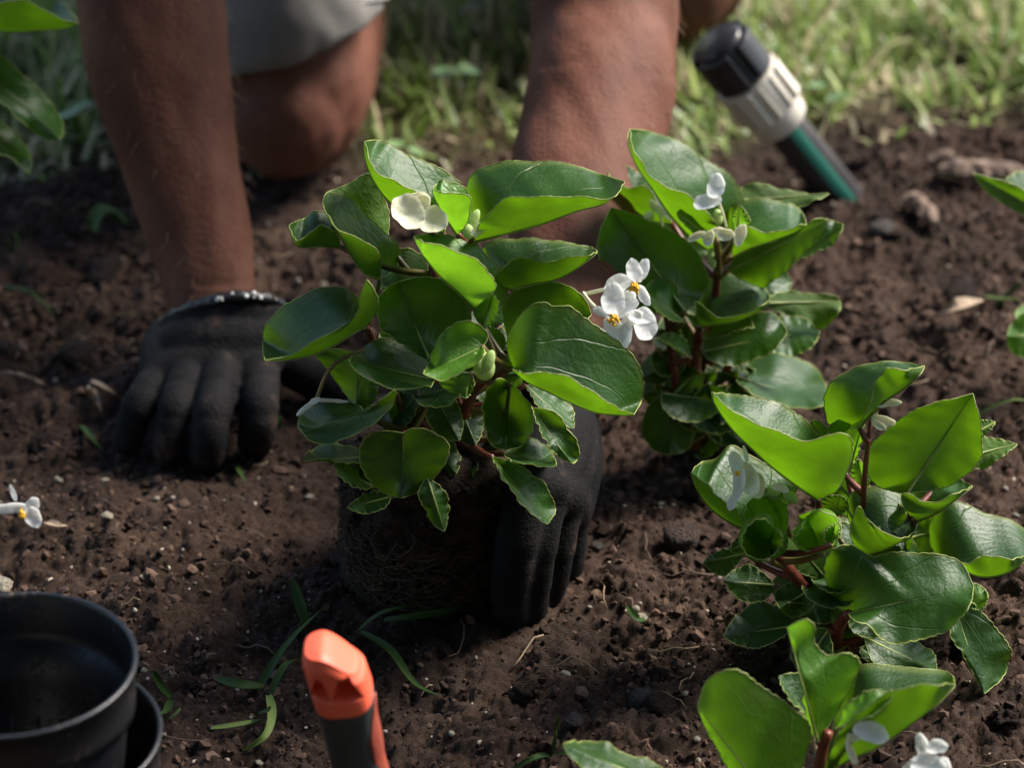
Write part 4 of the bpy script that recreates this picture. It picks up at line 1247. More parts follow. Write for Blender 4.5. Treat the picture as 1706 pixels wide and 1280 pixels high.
leaf(B, (1140, 536), (1074, 482), a=[(1130, 502), (1127, 476), (1110, 466), (1088, 468)], b=[(1116, 532), (1088, 510)], d=(28, 34, 28, 20, 36), young=1, bulge=.3)
leaf(B, (1150, 596), (1098, 564), a=[(1140, 565), (1115, 555)], b=[(1135, 586), (1114, 573)], d=(30, 40, 34, 28, 40), young=1)
leaf(B, (1192, 402), (1127, 356), a=[(1182, 362), (1155, 344), (1138, 347)], b=[(1168, 393), (1142, 376)], ua=0, d=(14, 22, 18, 12, 24), young=1)
leaf(B, (1228, 388), (1232, 342), a=[(1220, 368), (1224, 352)], b=[(1249, 372), (1240, 350)], ua=0, d=(16, 18, 18, 18, 18), young=1)
leaf(B, (1140, 600), (1085, 600), a=[(1120, 580), (1095, 582)], b=[(1120, 625), (1095, 622)], d=(10, 16, 10, 0, 18))
leaf(B, (1210, 640), (1260, 700), a=[(1240, 650), (1262, 675)], b=[(1215, 675), (1235, 700)], d=(10, 22, 14, 6, 20))
leaf(B, (1180, 500), (1135, 440), a=[(1185, 465), (1160, 442)], b=[(1150, 495), (1135, 465)], d=(-14, -24, -20, -26, -16))
leaf(B, (1210, 520), (1270, 580), a=[(1240, 520), (1272, 550)], b=[(1220, 550), (1250, 580)], d=(-20, -30, -24, -32, -20))
leaf(B, (1130, 640), (1070, 660), a=[(1110, 622), (1080, 632)], b=[(1110, 668), (1085, 676)], d=(-6, 0, -4, -14, 4))
leaf(B, (1150, 450), (1090, 340), a=[(1180, 410), (1150, 365)], b=[(1110, 430), (1090, 385)], d=(-46, -60, -52, -56, -48))
leaf(B, (1230, 470), (1320, 470), a=[(1260, 440), (1300, 445)], b=[(1260, 500), (1300, 498)], d=(-30, -44, -36, -46, -30))
f = flower(B, 'white flower with two raised petals')
petal(f, B, (1193, 311), 24, 16, 21, -8, -10, 10, .4)
petal(f, B, (1178, 337), 28, 26, 13, 12, -20, 0, .4)
stalk(f, B, [(1196, 334, 22), (1203, 352, 20), (1210, 378, 16)], .7, M_CREAM)
f = flower(B, 'cluster of drooping cream petals and buds')
petal(f, B, (1160, 393), 30, 18, 6, 24, 20, 0, .4, M_CREAM)
petal(f, B, (1182, 397), 34, 9, 15, -25, 10, 20, .5, M_CREAM)
petal(f, B, (1208, 390), 32, 15, 11, -15, 10, 0, .5, M_CREAM)
petal(f, B, (1193, 384), 28, 12, 7, 20, 30, 0, .5, M_CREAM)
petal(f, B, (1234, 391), 28, 10, 20, -12, 0, 20, .4, M_CREAM)
bud(f, B, (1196, 362), 20, 8, 14, 5)
bud(f, B, (1186, 430), 14, 7, 18, 6)
stalk(f, B, [(1194, 400, 22), (1196, 430, 14), (1198, 455, 6)], 1.8)
f = flower(B, 'small pale bud between the rear leaves')
bud(f, B, (1082, 361), -14, 8, 9, 20, M_CREAM)
petal(f, B, (1100, 350), -16, 14, 7, -30, 20, 0, .4, M_CREAM)
petal(f, B, (1088, 342), -18, 6, 12, 20, 10, 0, .4, M_CREAM)
stalk(f, B, [(1100, 358, -16), (1105, 380, -16), (1120, 420, -10)], .7, M_CREAM)

# ---------------- begonia at the right
C = Plant('white begonia planted in the soil at the right with funnel shaped young leaves', 1420, -.235, (.168, -.235))
stem(C, [(1400, 1110, 20), (1385, 1040, 24), (1340, 980, 30), (1290, 920, 38)], 3.2, 2.4)
stem(C, [(1402, 1110, 20), (1420, 1000, 10), (1436, 880, 6), (1440, 800, 6), (1451, 700, 4)], 2.2, 1.0)
stem(C, [(1400, 1100, 25), (1395, 1050, 42), (1414, 1023, 55)], 3.6, 2.2)
stem(C, [(1402, 1105, 15), (1380, 960, 14), (1366, 850, 10)], 3.2, 2.0)
stem(C, [(1405, 1105, 15), (1480, 1000, 5), (1560, 945, 0), (1590, 935, 0)], 3.2, 1.8)
stem(C, [(1404, 1105, 18), (1450, 980, 10), (1505, 870, 8), (1525, 850, 8)], 3.2, 1.8)
leaf(C, (1362, 832), (1187, 654), a=[(1400, 775), (1382, 742), (1364, 726), (1349, 706), (1324, 688), (1285, 669), (1245, 659), (1211, 657)], b=[(1398, 812), (1416, 770), (1418, 732), (1403, 720), (1382, 725), (1346, 736), (1317, 731), (1285, 714), (1256, 704), (1223, 688), (1201, 668)], mid=[(1331, 811), (1292, 782), (1256, 750), (1219, 713), (1192, 674)], d=(12, 18, 24, -12, 44), bulge=.05, label='large folded leaf with its pale underside showing')
leaf(C, (1432, 712), (1539, 610), a=[(1402, 714), (1380, 704), (1376, 652), (1390, 632), (1425, 613), (1471, 604), (1511, 604)], b=[(1446, 684), (1453, 659), (1457, 641), (1468, 627), (1476, 614), (1507, 617)], mid=[(1450, 690), (1475, 667), (1507, 646), (1531, 624)], d=(4, -4, 6, -22, 18), bulge=.05)
leaf(C, (1512, 822), (1621, 656), a=[(1472, 815), (1450, 797), (1445, 767), (1452, 742), (1475, 720), (1511, 690), (1560, 672)], b=[(1562, 815), (1601, 798), (1632, 767), (1635, 731), (1630, 690)], d=(14, -4, 2, 2, 4), bulge=.12)
leaf(C, (1618, 728), (1658, 704), a=[(1632, 704), (1646, 701)], b=[(1635, 728), (1650, 716)], ua=0, d=(-24, -30, -26, -30, -24))
leaf(C, (1608, 762), (1695, 741), a=[(1632, 730), (1665, 733)], b=[(1634, 782), (1668, 762)], ua=0, d=(-22, -32, -28, -34, -22))
leaf(C, (1530, 867), (1620, 810), a=[(1506, 848), (1510, 820), (1525, 803), (1554, 789), (1585, 794)], b=[(1508, 850), (1503, 826), (1522, 826), (1532, 836), (1561, 836), (1591, 824)], mid=[(1561, 854), (1592, 832)], d=(10, 6, 16, -12, 28))
leaf(C, (1437, 926), (1516, 892), a=[(1420, 885), (1411, 850), (1416, 828), (1435, 817), (1464, 812), (1493, 820), (1515, 835), (1531, 862)], b=[(1417, 890), (1424, 856), (1433, 845), (1446, 867), (1475, 889), (1502, 897)], mid=[(1466, 919), (1497, 904)], d=(28, 34, 38, -2, 46), bulge=.15)
leaf(C, (1288, 936), (1246, 838), a=[(1305, 905), (1312, 875), (1308, 842), (1288, 830), (1262, 828)], b=[(1250, 926), (1237, 903), (1245, 880), (1240, 856)], d=(40, 30, 26, 32, 40), young=1, bulge=.4)
leaf(C, (1278, 934), (1288, 880), a=[(1247, 926), (1236, 902), (1250, 873), (1272, 866)], b=[(1302, 908), (1300, 890)], d=(58, 50, 36, 56, 54), young=1, bulge=.5)
leaf(C, (1372, 922), (1345, 860), a=[(1394, 905), (1388, 885), (1395, 866), (1368, 853)], b=[(1350, 919), (1326, 903), (1336, 880)], d=(54, 44, 38, 52, 54), young=1, bulge=.5)
leaf(C, (1385, 908), (1392, 872), a=[(1395, 895), (1397, 880)], b=[(1374, 902), (1376, 885)], d=(60, 56, 52, 58, 58), young=1, bulge=.5)
leaf(C, (1248, 884), (1152, 788), a=[(1302, 852), (1326, 812), (1300, 785), (1255, 764), (1216, 743), (1195, 764), (1170, 770)], b=[(1242, 868), (1225, 850), (1200, 831), (1174, 805)], mid=[(1215, 869), (1187, 849), (1164, 819)], d=(14, 12, 14, -26, 24))
leaf(C, (1248, 905), (1216, 917), a=[(1240, 892), (1226, 900)], b=[(1240, 920), (1226, 922)], ua=0, d=(30, 34, 32, 28, 34))
leaf(C, (1242, 922), (1172, 938), a=[(1210, 916), (1188, 924)], b=[(1208, 958), (1186, 952)], d=(20, 28, 22, 16, 26))
leaf(C, (1292, 976), (1205, 968), a=[(1252, 943), (1225, 950)], b=[(1270, 1002), (1233, 1000)], d=(18, 24, 18, 8, 24))
leaf(C, (1347, 985), (1299, 1014), a=[(1322, 971), (1292, 988)], b=[(1355, 1010), (1330, 1028), (1312, 1026)], d=(34, 44, 36, 32, 40))
leaf(C, (1414, 1023), (1622, 978), a=[(1396, 1012), (1380, 980), (1374, 945), (1388, 917), (1418, 910), (1454, 928), (1480, 923), (1520, 922), (1562, 925), (1600, 938)], b=[(1425, 1036), (1447, 1043), (1468, 1064), (1491, 1074), (1535, 1065), (1579, 1050), (1611, 1016)], d=(56, 56, 62, 44, 76), bulge=.10, label='largest broad leaf, half in shade')
leaf(C, (1590, 936), (1716, 925), a=[(1553, 915), (1549, 878), (1565, 845), (1590, 836), (1633, 852), (1690, 871), (1713, 890)], b=[(1612, 939), (1642, 928), (1682, 932)], mid=[(1613, 952), (1640, 961), (1676, 955), (1703, 938)], d=(2, 2, 10, -34, 26))
leaf(C, (1594, 1022), (1640, 1157), a=[(1615, 1004), (1643, 1030), (1680, 1078), (1677, 1118)], b=[(1581, 1053), (1597, 1080), (1620, 1120)], d=(48, 66, 56, 46, 60), bulge=-.08)
leaf(C, (1610, 1010), (1646, 998), a=[(1620, 974), (1640, 982)], b=[(1634, 1017)], d=(44, 48, 44, 38, 50), young=1)
leaf(C, (1443, 932), (1502, 916), a=[(1460, 922), (1490, 910)], b=[(1465, 940), (1492, 930)], ua=0, d=(28, 32, 30, 26, 34))
leaf(C, (1385, 866), (1401, 826), a=[(1362, 846), (1376, 828)], b=[(1412, 848), (1410, 834)], ua=0, d=(10, 8, 8, 8, 10))
leaf(C, (1332, 1042), (1205, 1061), a=[(1275, 1004), (1235, 1020)], b=[(1270, 1078), (1232, 1076)], d=(36, 46, 40, 26, 46))
leaf(C, (1376, 966), (1310, 888), a=[(1378, 910), (1345, 880)], b=[(1330, 952), (1306, 916)], ua=0, d=(24, 24, 26, 18, 32))
leaf(C, (1440, 1062), (1560, 1120), a=[(1500, 1062), (1550, 1085)], b=[(1460, 1110), (1510, 1130)], d=(40, 54, 46, 34, 54))
leaf(C, (1380, 1050), (1330, 1120), a=[(1345, 1050), (1320, 1085)], b=[(1385, 1095), (1355, 1122)], d=(46, 58, 50, 44, 54))
leaf(C, (1412, 795), (1441, 696), a=[(1390, 735), (1380, 712), (1412, 697)], b=[(1428, 760), (1438, 722)], ua=0, d=(-12, -18, -14, -16, -12), young=1)
leaf(C, (1375, 742), (1351, 701), a=[(1378, 718), (1365, 702)], b=[(1358, 735), (1350, 715)], ua=0, d=(-16, -18, -18, -18, -16), young=1)
leaf(C, (1440, 830), (1430, 765), a=[(1420, 800), (1420, 775)], b=[(1448, 810), (1443, 780)], ua=0, d=(0, -6, -4, -4, -4), young=1)
for B_, T_, w_, dd_ in (((1400, 900), (1330, 860), 36, -16), ((1450, 900), (1500, 840), 40, -24), ((1430, 960), (1560, 1000), 44, -24), ((1400, 960), (1300, 960), 40, -14), ((1440, 860), (1380, 780), 34, -40), ((1500, 900), (1590, 880), 36, -36)):
    v = np.array([T_[0] - B_[0], T_[1] - B_[1]], float); nrm_ = np.array([-v[1], v[0]]) / np.linalg.norm(v) * w_
    q1 = [(B_[0] + v[0]*.25 + nrm_[0]*.8, B_[1] + v[1]*.25 + nrm_[1]*.8), (B_[0] + v[0]*.6 + nrm_[0]*.85, B_[1] + v[1]*.6 + nrm_[1]*.85)]
    q2 = [(B_[0] + v[0]*.25 - nrm_[0]*.8, B_[1] + v[1]*.25 - nrm_[1]*.8), (B_[0] + v[0]*.6 - nrm_[0]*.85, B_[1] + v[1]*.6 - nrm_[1]*.85)]
    leaf(C, B_, T_, q1, q2, d=(dd_ + 14, dd_ - 10, dd_, dd_, dd_))
f = flower(C, 'nodding pale flower seen from the side')
petal(f, C, (1246, 798), 38, 20, 31, 28, -20, 10, .5, M_CREAM)
petal(f, C, (1254, 806), 34, 18, 26, 36, 10, 0, .5, M_CREAM)
petal(f, C, (1225, 768), 36, 12, 15, 25, 0, 0, .4)
petal(f, C, (1242, 757), 34, 4, 14, 14, 0, 0, .4)
petal(f, C, (1232, 805), 40, 10, 28, -4, 10, 20, .4)
petal(f, C, (1221, 834), 40, 8, 18, -18, 10, 0, .4)
stamens(f, C, (1229, 789), 44, 5)
bud(f, C, (1286, 822), 28, 13, 10, -10)
bud(f, C, (1317, 829), 30, 13, 9, -35)
petal(f, C, (1300, 812), 42, 14, 8, -15, 30, 0, .4, M_CREAM)
stalk(f, C, [(1262, 812, 34), (1285, 824, 24), (1300, 850, 24), (1320, 900, 24)], 1.1)
f = flower(C, 'pale closed petals on the tall brown stalk')
petal(f, C, (1478, 671), 6, 22, 8, 6, 20, 0, .4, M_CREAM)
petal(f, C, (1472, 700), 8, 22, 8, -14, 20, 0, .4, M_CREAM)
petal(f, C, (1464, 708), 10, 16, 6, -30, 10, 0, .4, M_CREAM)
bud(f, C, (1456, 680), 5, 6, 14, 15)
stalk(f, C, [(1451, 702, 4), (1458, 690, 6), (1468, 674, 6)], .7)

# ---------------- begonia at the bottom edge
D = Plant('white begonia nearest the bottom edge with an upright bright leaf', 1360, -.375, (.122, -.385))
stem(D, [(1360, 1420, 0), (1362, 1330, 0), (1368, 1260, 0), (1380, 1220, 0)], 3.2, 2.2)
stem(D, [(1362, 1400, 0), (1380, 1310, 6), (1400, 1250, 10)], 3.2, 1.8)
stem(D, [(1358, 1410, 0), (1300, 1360, 10), (1200, 1330, 30), (1115, 1312, 36)], 3.0, 1.6)
leaf(D, (1285, 1335), (1162, 1178), a=[(1330, 1290), (1350, 1214), (1316, 1179), (1268, 1146), (1227, 1117), (1184, 1130)], b=[(1235, 1312), (1196, 1250), (1172, 1206)], ua=0, d=(18, 14, 16, 8, 14), bulge=.1, young=1)  # brighter young colour stands in for light through the blade
leaf(D, (1362, 1236), (1310, 1047), a=[(1342, 1192), (1339, 1140), (1337, 1078)], b=[(1396, 1186), (1424, 1132), (1432, 1104), (1410, 1089), (1378, 1093), (1356, 1070), (1357, 1044), (1342, 1033)], ua=0, d=(2, -10, 6, -4, -6), bulge=.08, young=1, label='upright bright green leaf with a ragged edge')  # young colour brightens this leaf in place of backlight
leaf(D, (1372, 1288), (1591, 1142), a=[(1390, 1205), (1410, 1150), (1434, 1111), (1490, 1112), (1540, 1118), (1577, 1120)], b=[(1400, 1222), (1440, 1180), (1481, 1158), (1528, 1143), (1567, 1141)], mid=[(1420, 1264), (1467, 1242), (1514, 1209), (1557, 1177)], d=(4, 6, 16, -42, 32), bulge=.08, label='folded leaf with a bright bluish sheen on its inner face')
leaf(D, (1352, 1205), (1297, 1128), a=[(1350, 1130), (1322, 1123)], b=[(1332, 1184), (1311, 1160)], d=(-16, -22, -18, -26, -10))
leaf(D, (1394, 1216), (1487, 1160), a=[(1410, 1178), (1445, 1154), (1482, 1152)], b=[(1432, 1202), (1472, 1180)], d=(20, 34, 28, 18, 36), young=1, bulge=.25)
leaf(D, (1112, 1312), (938, 1241), a=[(1098, 1276), (1050, 1260), (1010, 1241), (965, 1236)], b=[(1060, 1322), (990, 1292), (950, 1262)], d=(36, 44, 36, 20, 46))
leaf(D, (1400, 1330), (1480, 1360), a=[(1440, 1310), (1475, 1330)], b=[(1420, 1370), (1455, 1385)], d=(20, 40, 30, 18, 36))
leaf(D, (1330, 1350), (1230, 1400), a=[(1290, 1340), (1240, 1360)], b=[(1310, 1395), (1265, 1415)], d=(20, 40, 30, 18, 36))
f = flower(D, 'white petal with a thin pale one below')
petal(f, D, (1450, 1221), 34, 30, 18, -12, -10, 0, .5)
petal(f, D, (1418, 1255), 34, 6, 24, 22, 10, 0, .4, M_CREAM)
petal(f, D, (1424, 1224), 30, 16, 12, 40, 10, 0, .4, M_CREAM)
stalk(f, D, [(1425, 1226, 28), (1400, 1260, 14), (1385, 1290, 6)], 1.2)
f = flower(D, 'white flower cut by the bottom edge')
petal(f, D, (1536, 1243), 30, 12, 22, 20, 10, 0, .4)
petal(f, D, (1560, 1245), 32, 18, 13, 15, -10, 0, .4)
petal(f, D, (1545, 1275), 36, 28, 20, 0, -10, 0, .4)
petal(f, D, (1520, 1282), 34, 20, 14, 35, 0, 0, .4)
petal(f, D, (1568, 1282), 36, 16, 20, -20, 0, 0, .4)
stalk(f, D, [(1545, 1275, 28), (1500, 1330, 20), (1420, 1370, 4)], 1.2)


def low_leaves(pl, n, xr, yr, dr, axis_px, size, seed):
    rs = random.Random(seed)
    for i in range(n):
        bx = axis_px + rs.uniform(-.30, .30) * (xr[1] - xr[0]); by = rs.uniform(*yr)
        tx = rs.uniform(*xr); ty = by + rs.uniform(-10, 60)
        v = np.array([tx - bx, ty - by]); L_ = np.linalg.norm(v)
        if L_ < 25: continue
        v = v / L_ * min(L_, size * rs.uniform(.8, 1.25)); w = np.linalg.norm(v) * rs.uniform(.36, .48)
        nr_ = np.array([-v[1], v[0]]) / np.linalg.norm(v) * w
        B_ = np.array([bx, by]); dd = rs.uniform(*dr); sl_ = rs.uniform(8, 26)
        q1 = [tuple(B_ + v * .06 + nr_ * .62), tuple(B_ + v * .34 + nr_ * 1.0), tuple(B_ + v * .68 + nr_ * .88), tuple(B_ + v * .92 + nr_ * .42)]
        q2 = [tuple(B_ + v * .02 - nr_ * .55), tuple(B_ + v * .28 - nr_ * .92), tuple(B_ + v * .64 - nr_ * .82), tuple(B_ + v * .90 - nr_ * .40)]
        up1 = q1[0][1] < q2[0][1]
        leaf(pl, tuple(B_), tuple(B_ + v), q1, q2, d=(dd, dd + 12, dd + 2, dd - sl_ if up1 else dd + sl_ * .6, dd + sl_ * .6 if up1 else dd - sl_))
low_leaves(A, 12, (600, 880), (620, 790), (6, 40), 742, 85, 5)
low_leaves(A, 14, (580, 900), (540, 760), (-24, 18), 742, 100, 15)
low_leaves(B, 16, (1060, 1290), (600, 730), (-10, 26), 1165, 85, 6)
low_leaves(B, 12, (1050, 1310), (510, 690), (-30, 10), 1165, 95, 16)
low_leaves(C, 20, (1270, 1600), (930, 1090), (-6, 40), 1410, 95, 7)
low_leaves(C, 18, (1270, 1600), (840, 1040), (-34, 14), 1420, 110, 17)
low_leaves(D, 6, (1250, 1500), (1290, 1380), (0, 30), 1370, 90, 8)

# ---------------- begonia cut by the left edge
E = Plant('tall leafy begonia cut by the left edge, leaves with reddish margins', -60, .06, (-.33, .06))
stem(E, [(-40, 430, 0), (-38, 300, 0), (-36, 150, 0), (-34, 40, 0)], 3.2, 2.4)
leaf(E, (-45, 25), (131, 38), a=[(-20, -30), (40, -40), (100, 0)], b=[(-10, 10), (40, 0), (95, 28)], mid=[(0, 50), (60, 50), (110, 46)], d=(0, 20, 20, -40, 34), label='leaf with a red margin at the top')
leaf(E, (-30, 110), (98, 232), a=[(0, 92), (40, 128), (80, 165), (104, 208)], b=[(-20, 150), (20, 186), (66, 226)], d=(10, 40, 20, 10, 30), bulge=-.1)
leaf(E, (-30, 210), (48, 288), a=[(0, 202), (35, 235), (52, 262)], b=[(-20, 245), (15, 262)], d=(20, 44, 26, 12, 36))
leaf(E, (-38, 180), (-150, 230), a=[(-70, 160), (-130, 180)], b=[(-60, 230), (-120, 250)], d=(0, 10, 5, -10, 20))
leaf(E, (-36, 90), (-140, 20), a=[(-60, 30), (-110, 0)], b=[(-80, 100), (-140, 70)], d=(0, -10, 0, -20, 10))

# ---------------- begonia cut by the right edge
G = Plant('begonia cut by the right edge, only bright leaf tips in view', 1790, .00, (.305, -.02))
stem(G, [(1800, 640, 0), (1798, 560, 0), (1792, 450, 0), (1786, 380, 0)], 3.2, 2.2)
stem(G, [(1800, 640, 0), (1770, 590, 10), (1745, 555, 14)], 3.0, 1.8)
leaf(G, (1780, 380), (1620, 288), a=[(1770, 330), (1720, 320), (1671, 302)], b=[(1745, 376), (1692, 350), (1651, 325)], ua=0, d=(0, 6, 4, 6, 8))
leaf(G, (1785, 360), (1675, 298), a=[(1770, 290), (1710, 284)], b=[(1760, 340), (1706, 318)], d=(-10, -10, -10, -34, 0))
leaf(G, (1748, 556), (1678, 560), a=[(1735, 515), (1706, 522), (1686, 540)], b=[(1740, 595), (1706, 596), (1683, 584)], d=(14, 30, 18, 4, 24), young=1)
leaf(G, (1742, 545), (1690, 524), a=[(1730, 500), (1705, 508)], b=[(1725, 548), (1702, 540)], d=(0, 0, 0, -12, 6), young=1)
leaf(G, (1795, 500), (1880, 480), a=[(1820, 460), (1860, 460)], b=[(1830, 520), (1870, 505)], d=(0, 10, 5, -15, 20))
# ------------------------------------------------------------------ nested black pots
def pot_material():
    m, nt, b = mat('pot_plastic'); L = nt.links.new
    tc = N(nt, 'ShaderNodeTexCoord')
    n1 = N(nt, 'ShaderNodeTexNoise', i_Scale=34.0, i_Detail=8.0, i_Roughness=.7); L(tc.outputs['Object'], n1.inputs['Vector'])
    n2 = N(nt, 'ShaderNodeTexNoise', i_Scale=420.0, i_Detail=3.0); L(tc.outputs['Object'], n2.inputs['Vector'])
    ml = N(nt, 'ShaderNodeMath', operation='MULTIPLY'); L(n1.outputs['Fac'], ml.inputs[0]); L(n2.outputs['Fac'], ml.inputs[1])
    rp = ramp(nt, [(.28, (.008, .0085, .010)), (.33, (.016, .014, .013)), (.41, (.07, .048, .036))]); L(ml.outputs[0], rp.inputs[0])
    L(rp.outputs[0], b.inputs['Base Color'])
    rr = N(nt, 'ShaderNodeMapRange', i_1=.25, i_2=.4, i_3=.36, i_4=.75); L(ml.outputs[0], rr.inputs[0]); L(rr.outputs[0], b.inputs['Roughness'])
    bp = N(nt, 'ShaderNodeBump', i_Strength=.3, i_Distance=.0006); L(ml.outputs[0], bp.inputs['Height']); L(bp.outputs[0], b.inputs['Normal'])
    return m
M_POT = pot_material()
def pot(x, y, zr, r, label):
    root = empty('plant_pot', (x, y, zr - .092))
    tag(root, label, 'pot', 'nested black plastic pots')
    o = np.array([x, y, zr - .092]); H = .092
    prof = []
    for h, rr_ in ((0, .72), (.25, .78), (.5, .84), (.70, .885), (.735, .892), (.74, .95), (.80, .955), (.975, .972)):
        prof.append((r * rr_, H * h))
    prof += [(r * .995, H * .982), (r * 1.0, H * .995), (r * .992, H * 1.002), (r * .965, H * 1.0), (r * .955, H * .985), (r * .945, H * .80), (r * .93, H * .745), (r * .875, H * .73), (r * .83, H * .5), (r * .71, H * .03), (.001, H * .028)]
    mb = MB(); mb.lathe(prof, o, (0, 0, 1), n=96); mb.build('pot_wall', M_POT, root)
    mb = MB(); mb.lathe([(.001, 0), (r * .70, 0), (r * .70, .004), (.001, .004)], o + (0, 0, -.003), (0, 0, 1), n=48); mb.build('pot_base', M_POT, root)
    # embossed ribs on the lower wall
    mb = MB()
    for k in range(24):
        a = k / 24 * 6.283
        d_ = np.array([math.cos(a), math.sin(a), 0]); t_ = np.array([-math.sin(a), math.cos(a), 0])
        mb.box(o + d_ * r * .775 + (0, 0, H * .22), (.0006, .0010, H * .16), (d_, t_, unit(np.array([0, 0, 1.0]) + d_ * .11)))
    mb.build('pot_ribs', M_POT, root)
    return root
pot(-.2005, -.4345, .122, .0505, 'black plastic pot slipped inside the other, wide dark mouth open')
pot(-.1935, -.4365, .088, .0515, 'outer black plastic pot, mostly hidden under the inner one')

# ------------------------------------------------------------------ trowel standing in the soil
M_GRIP = simple('grip_rubber', (.030, .033, .034), .58, .4, noise=60, amount=.2, bump=(700, .3, .0006))
M_ORANGE = simple('orange_plastic', (.74, .11, .055), .5, .35, noise=20, amount=.1)
M_RUST = simple('orange_rubber', (.26, .050, .030), .6, .35, noise=40, amount=.2, bump=(600, .5, .0008))
M_STEEL = simple('steel', (.30, .30, .30), .35, .6); 
tw_y = -.425
top = wp(563, 1112, tw_y); low = wp(604, 1310, tw_y + .012)
ax = unit(top - low)
side = unit(np.cross(ax, np.array([0, 1.0, 0]))); side = side if side[0] > 0 else -side
fr = unit(np.cross(side, ax)); fr = fr if fr[1] < 0 else -fr      # towards the viewer's side
tr_root = empty('trowel', [low[0] + .004, low[1] + .003, 0.0])
tag(tr_root, 'garden trowel stuck upright in the soil, dark grip with bright orange end cap', 'trowel')
Lh = np.linalg.norm(top - low)
def section(h, rx, ry, k, ofs=(0, 0), n=40, e=2.6):
    a = np.linspace(0, 2*np.pi, n, endpoint=False)
    c, s = np.cos(a), np.sin(a)
    sx = np.sign(c) * np.abs(c) ** (2 / e) * rx + ofs[0]; sy = np.sign(s) * np.abs(s) ** (2 / e) * ry + ofs[1]
    return low + ax * h + np.outer(sx, side) + np.outer(sy, fr)
def loft(secs, mb, mat=0, close=(True, True)):
    n = len(secs[0]); V = np.concatenate(secs); F = []
    for i in range(len(secs) - 1):
        for j in range(n):
            k = (j + 1) % n
            F.append((i*n + j, i*n + k, (i+1)*n + k, (i+1)*n + j))
    if close[0]: F.append(tuple(range(n - 1, -1, -1)))
    if close[1]: F.append(tuple((len(secs) - 1)*n + j for j in range(n)))
    mb.add(V, F, mat)
mb = MB()
hs = np.linspace(-.035, Lh - .0152, 26)
loft([section(h, .0124 - .0014 * math.sin((h + .035) / (Lh + .03) * 3.0) + (.0006 if h > Lh - .02 else 0), .0119 - .001 * math.sin(h / Lh * 3.0), 0) for h in hs], mb)
mb.build('grip', M_GRIP, tr_root)
# orange side grip, slightly proud of the dark rubber
mb = MB()
secs = []
for h in np.linspace(-.034, Lh - .0175, 24):
    rx = .0124 - .0014 * math.sin((h + .035) / (Lh + .03) * 3.0) + .0012
    q = max(.12, min(1, max(0, Lh - .017 - h) / .02) ** .5)
    a = np.linspace(-.62 * q, .85 * q, 12)
    o_ = np.stack([np.cos(a) * rx * 1.0, np.sin(a) * rx * .98], -1); i_ = o_[::-1] * .80
    ring = np.concatenate([o_, i_])
    rip = .00025 * math.sin(h * 1900)
    ring = ring * (1 + rip / rx)
    secs.append(low + ax * h + np.outer(ring[:, 0], side) + np.outer(ring[:, 1], fr))
loft(secs, mb); mb.build('side_grip', M_RUST, tr_root)
# end cap: flat topped, its right shoulder cut down, with a hanging hole seen as two recesses beside a bar
mb = MB(); V = []; F = []
n_, m_ = 144, 80
def sm(q): q = max(0.0, min(1.0, q)); return q * q * (3 - 2 * q)
for i in range(m_ + 1):
    v = i / m_
    for j in range(n_):
        a = j / n_ * 2 * np.pi
        c, s_ = math.cos(a), math.sin(a)
        e = 3.0; rx, ry = .0122, .0122
        side_v = min(1.0, v / .80)                       # wall, then the flat top closing in
        inn = 1.0 if v < .80 else 1 - (v - .80) / .20
        rnd = 1 - .16 * sm((v - .62) / .18) if v < .80 else .84 * (inn ** .9)
        x = math.copysign(abs(c) ** (2 / e), c) * rx * rnd
        y = math.copysign(abs(s_) ** (2 / e), s_) * ry * rnd
        H = .0245 - .0125 * sm((x / rx + .35) / 1.35) - .0015 * (1 - y / ry)
        h = -.0045 - .0030 * (y / ry) + (H + .0045 + .0030 * (y / ry)) * (side_v ** .92) + (.0008 * sm((v - .8) / .1) if v > .8 else 0)
        p = [x - .0015 * side_v, y, h]
        if y > 0:
            for cx, ch, wx, wh, dp in ((-.0068, .0082, .0024, .0058, .0090), (.0036, .0072, .0040, .0056, .0110)):
                tri = 1 - .45 * (h - ch) / wh            # narrower towards the top
                q = max(abs(x - cx - .12 * (h - ch)) / (wx * max(.35, tri)), abs(h - ch) / wh)
                p[1] -= dp * (1 - sm((q - .72) / .5))
        V.append(low + ax * (Lh - .010 + p[2]) + side * p[0] + fr * p[1])
for i in range(m_):
    for j in range(n_):
        k = (j + 1) % n_
        F.append((i*n_ + j, i*n_ + k, (i+1)*n_ + k, (i+1)*n_ + j))
F.append(tuple(range(n_ - 1, -1, -1)))
mb.add(V, F); mb.build('end_cap', M_ORANGE, tr_root)
# blade buried under the grip
mb = MB(); secs = []
for i in range(14):
    t = i / 13; w = .004 if t < .25 else .032 * (1 - ((t - .25) / .75) ** 2.5) ** .5 + .002
    h = -.03 - .13 * t
    a = np.linspace(-1, 1, 10)
    o_ = np.stack([a * w, .010 * (a ** 2) * (w / .03) ], -1); ring = np.concatenate([o_, (o_ - (0, .0016))[::-1]])
    secs.append(low + ax * h + np.outer(ring[:, 0], side) + np.outer(ring[:, 1], fr))
loft(secs, mb); mb.build('blade', M_STEEL, tr_root)

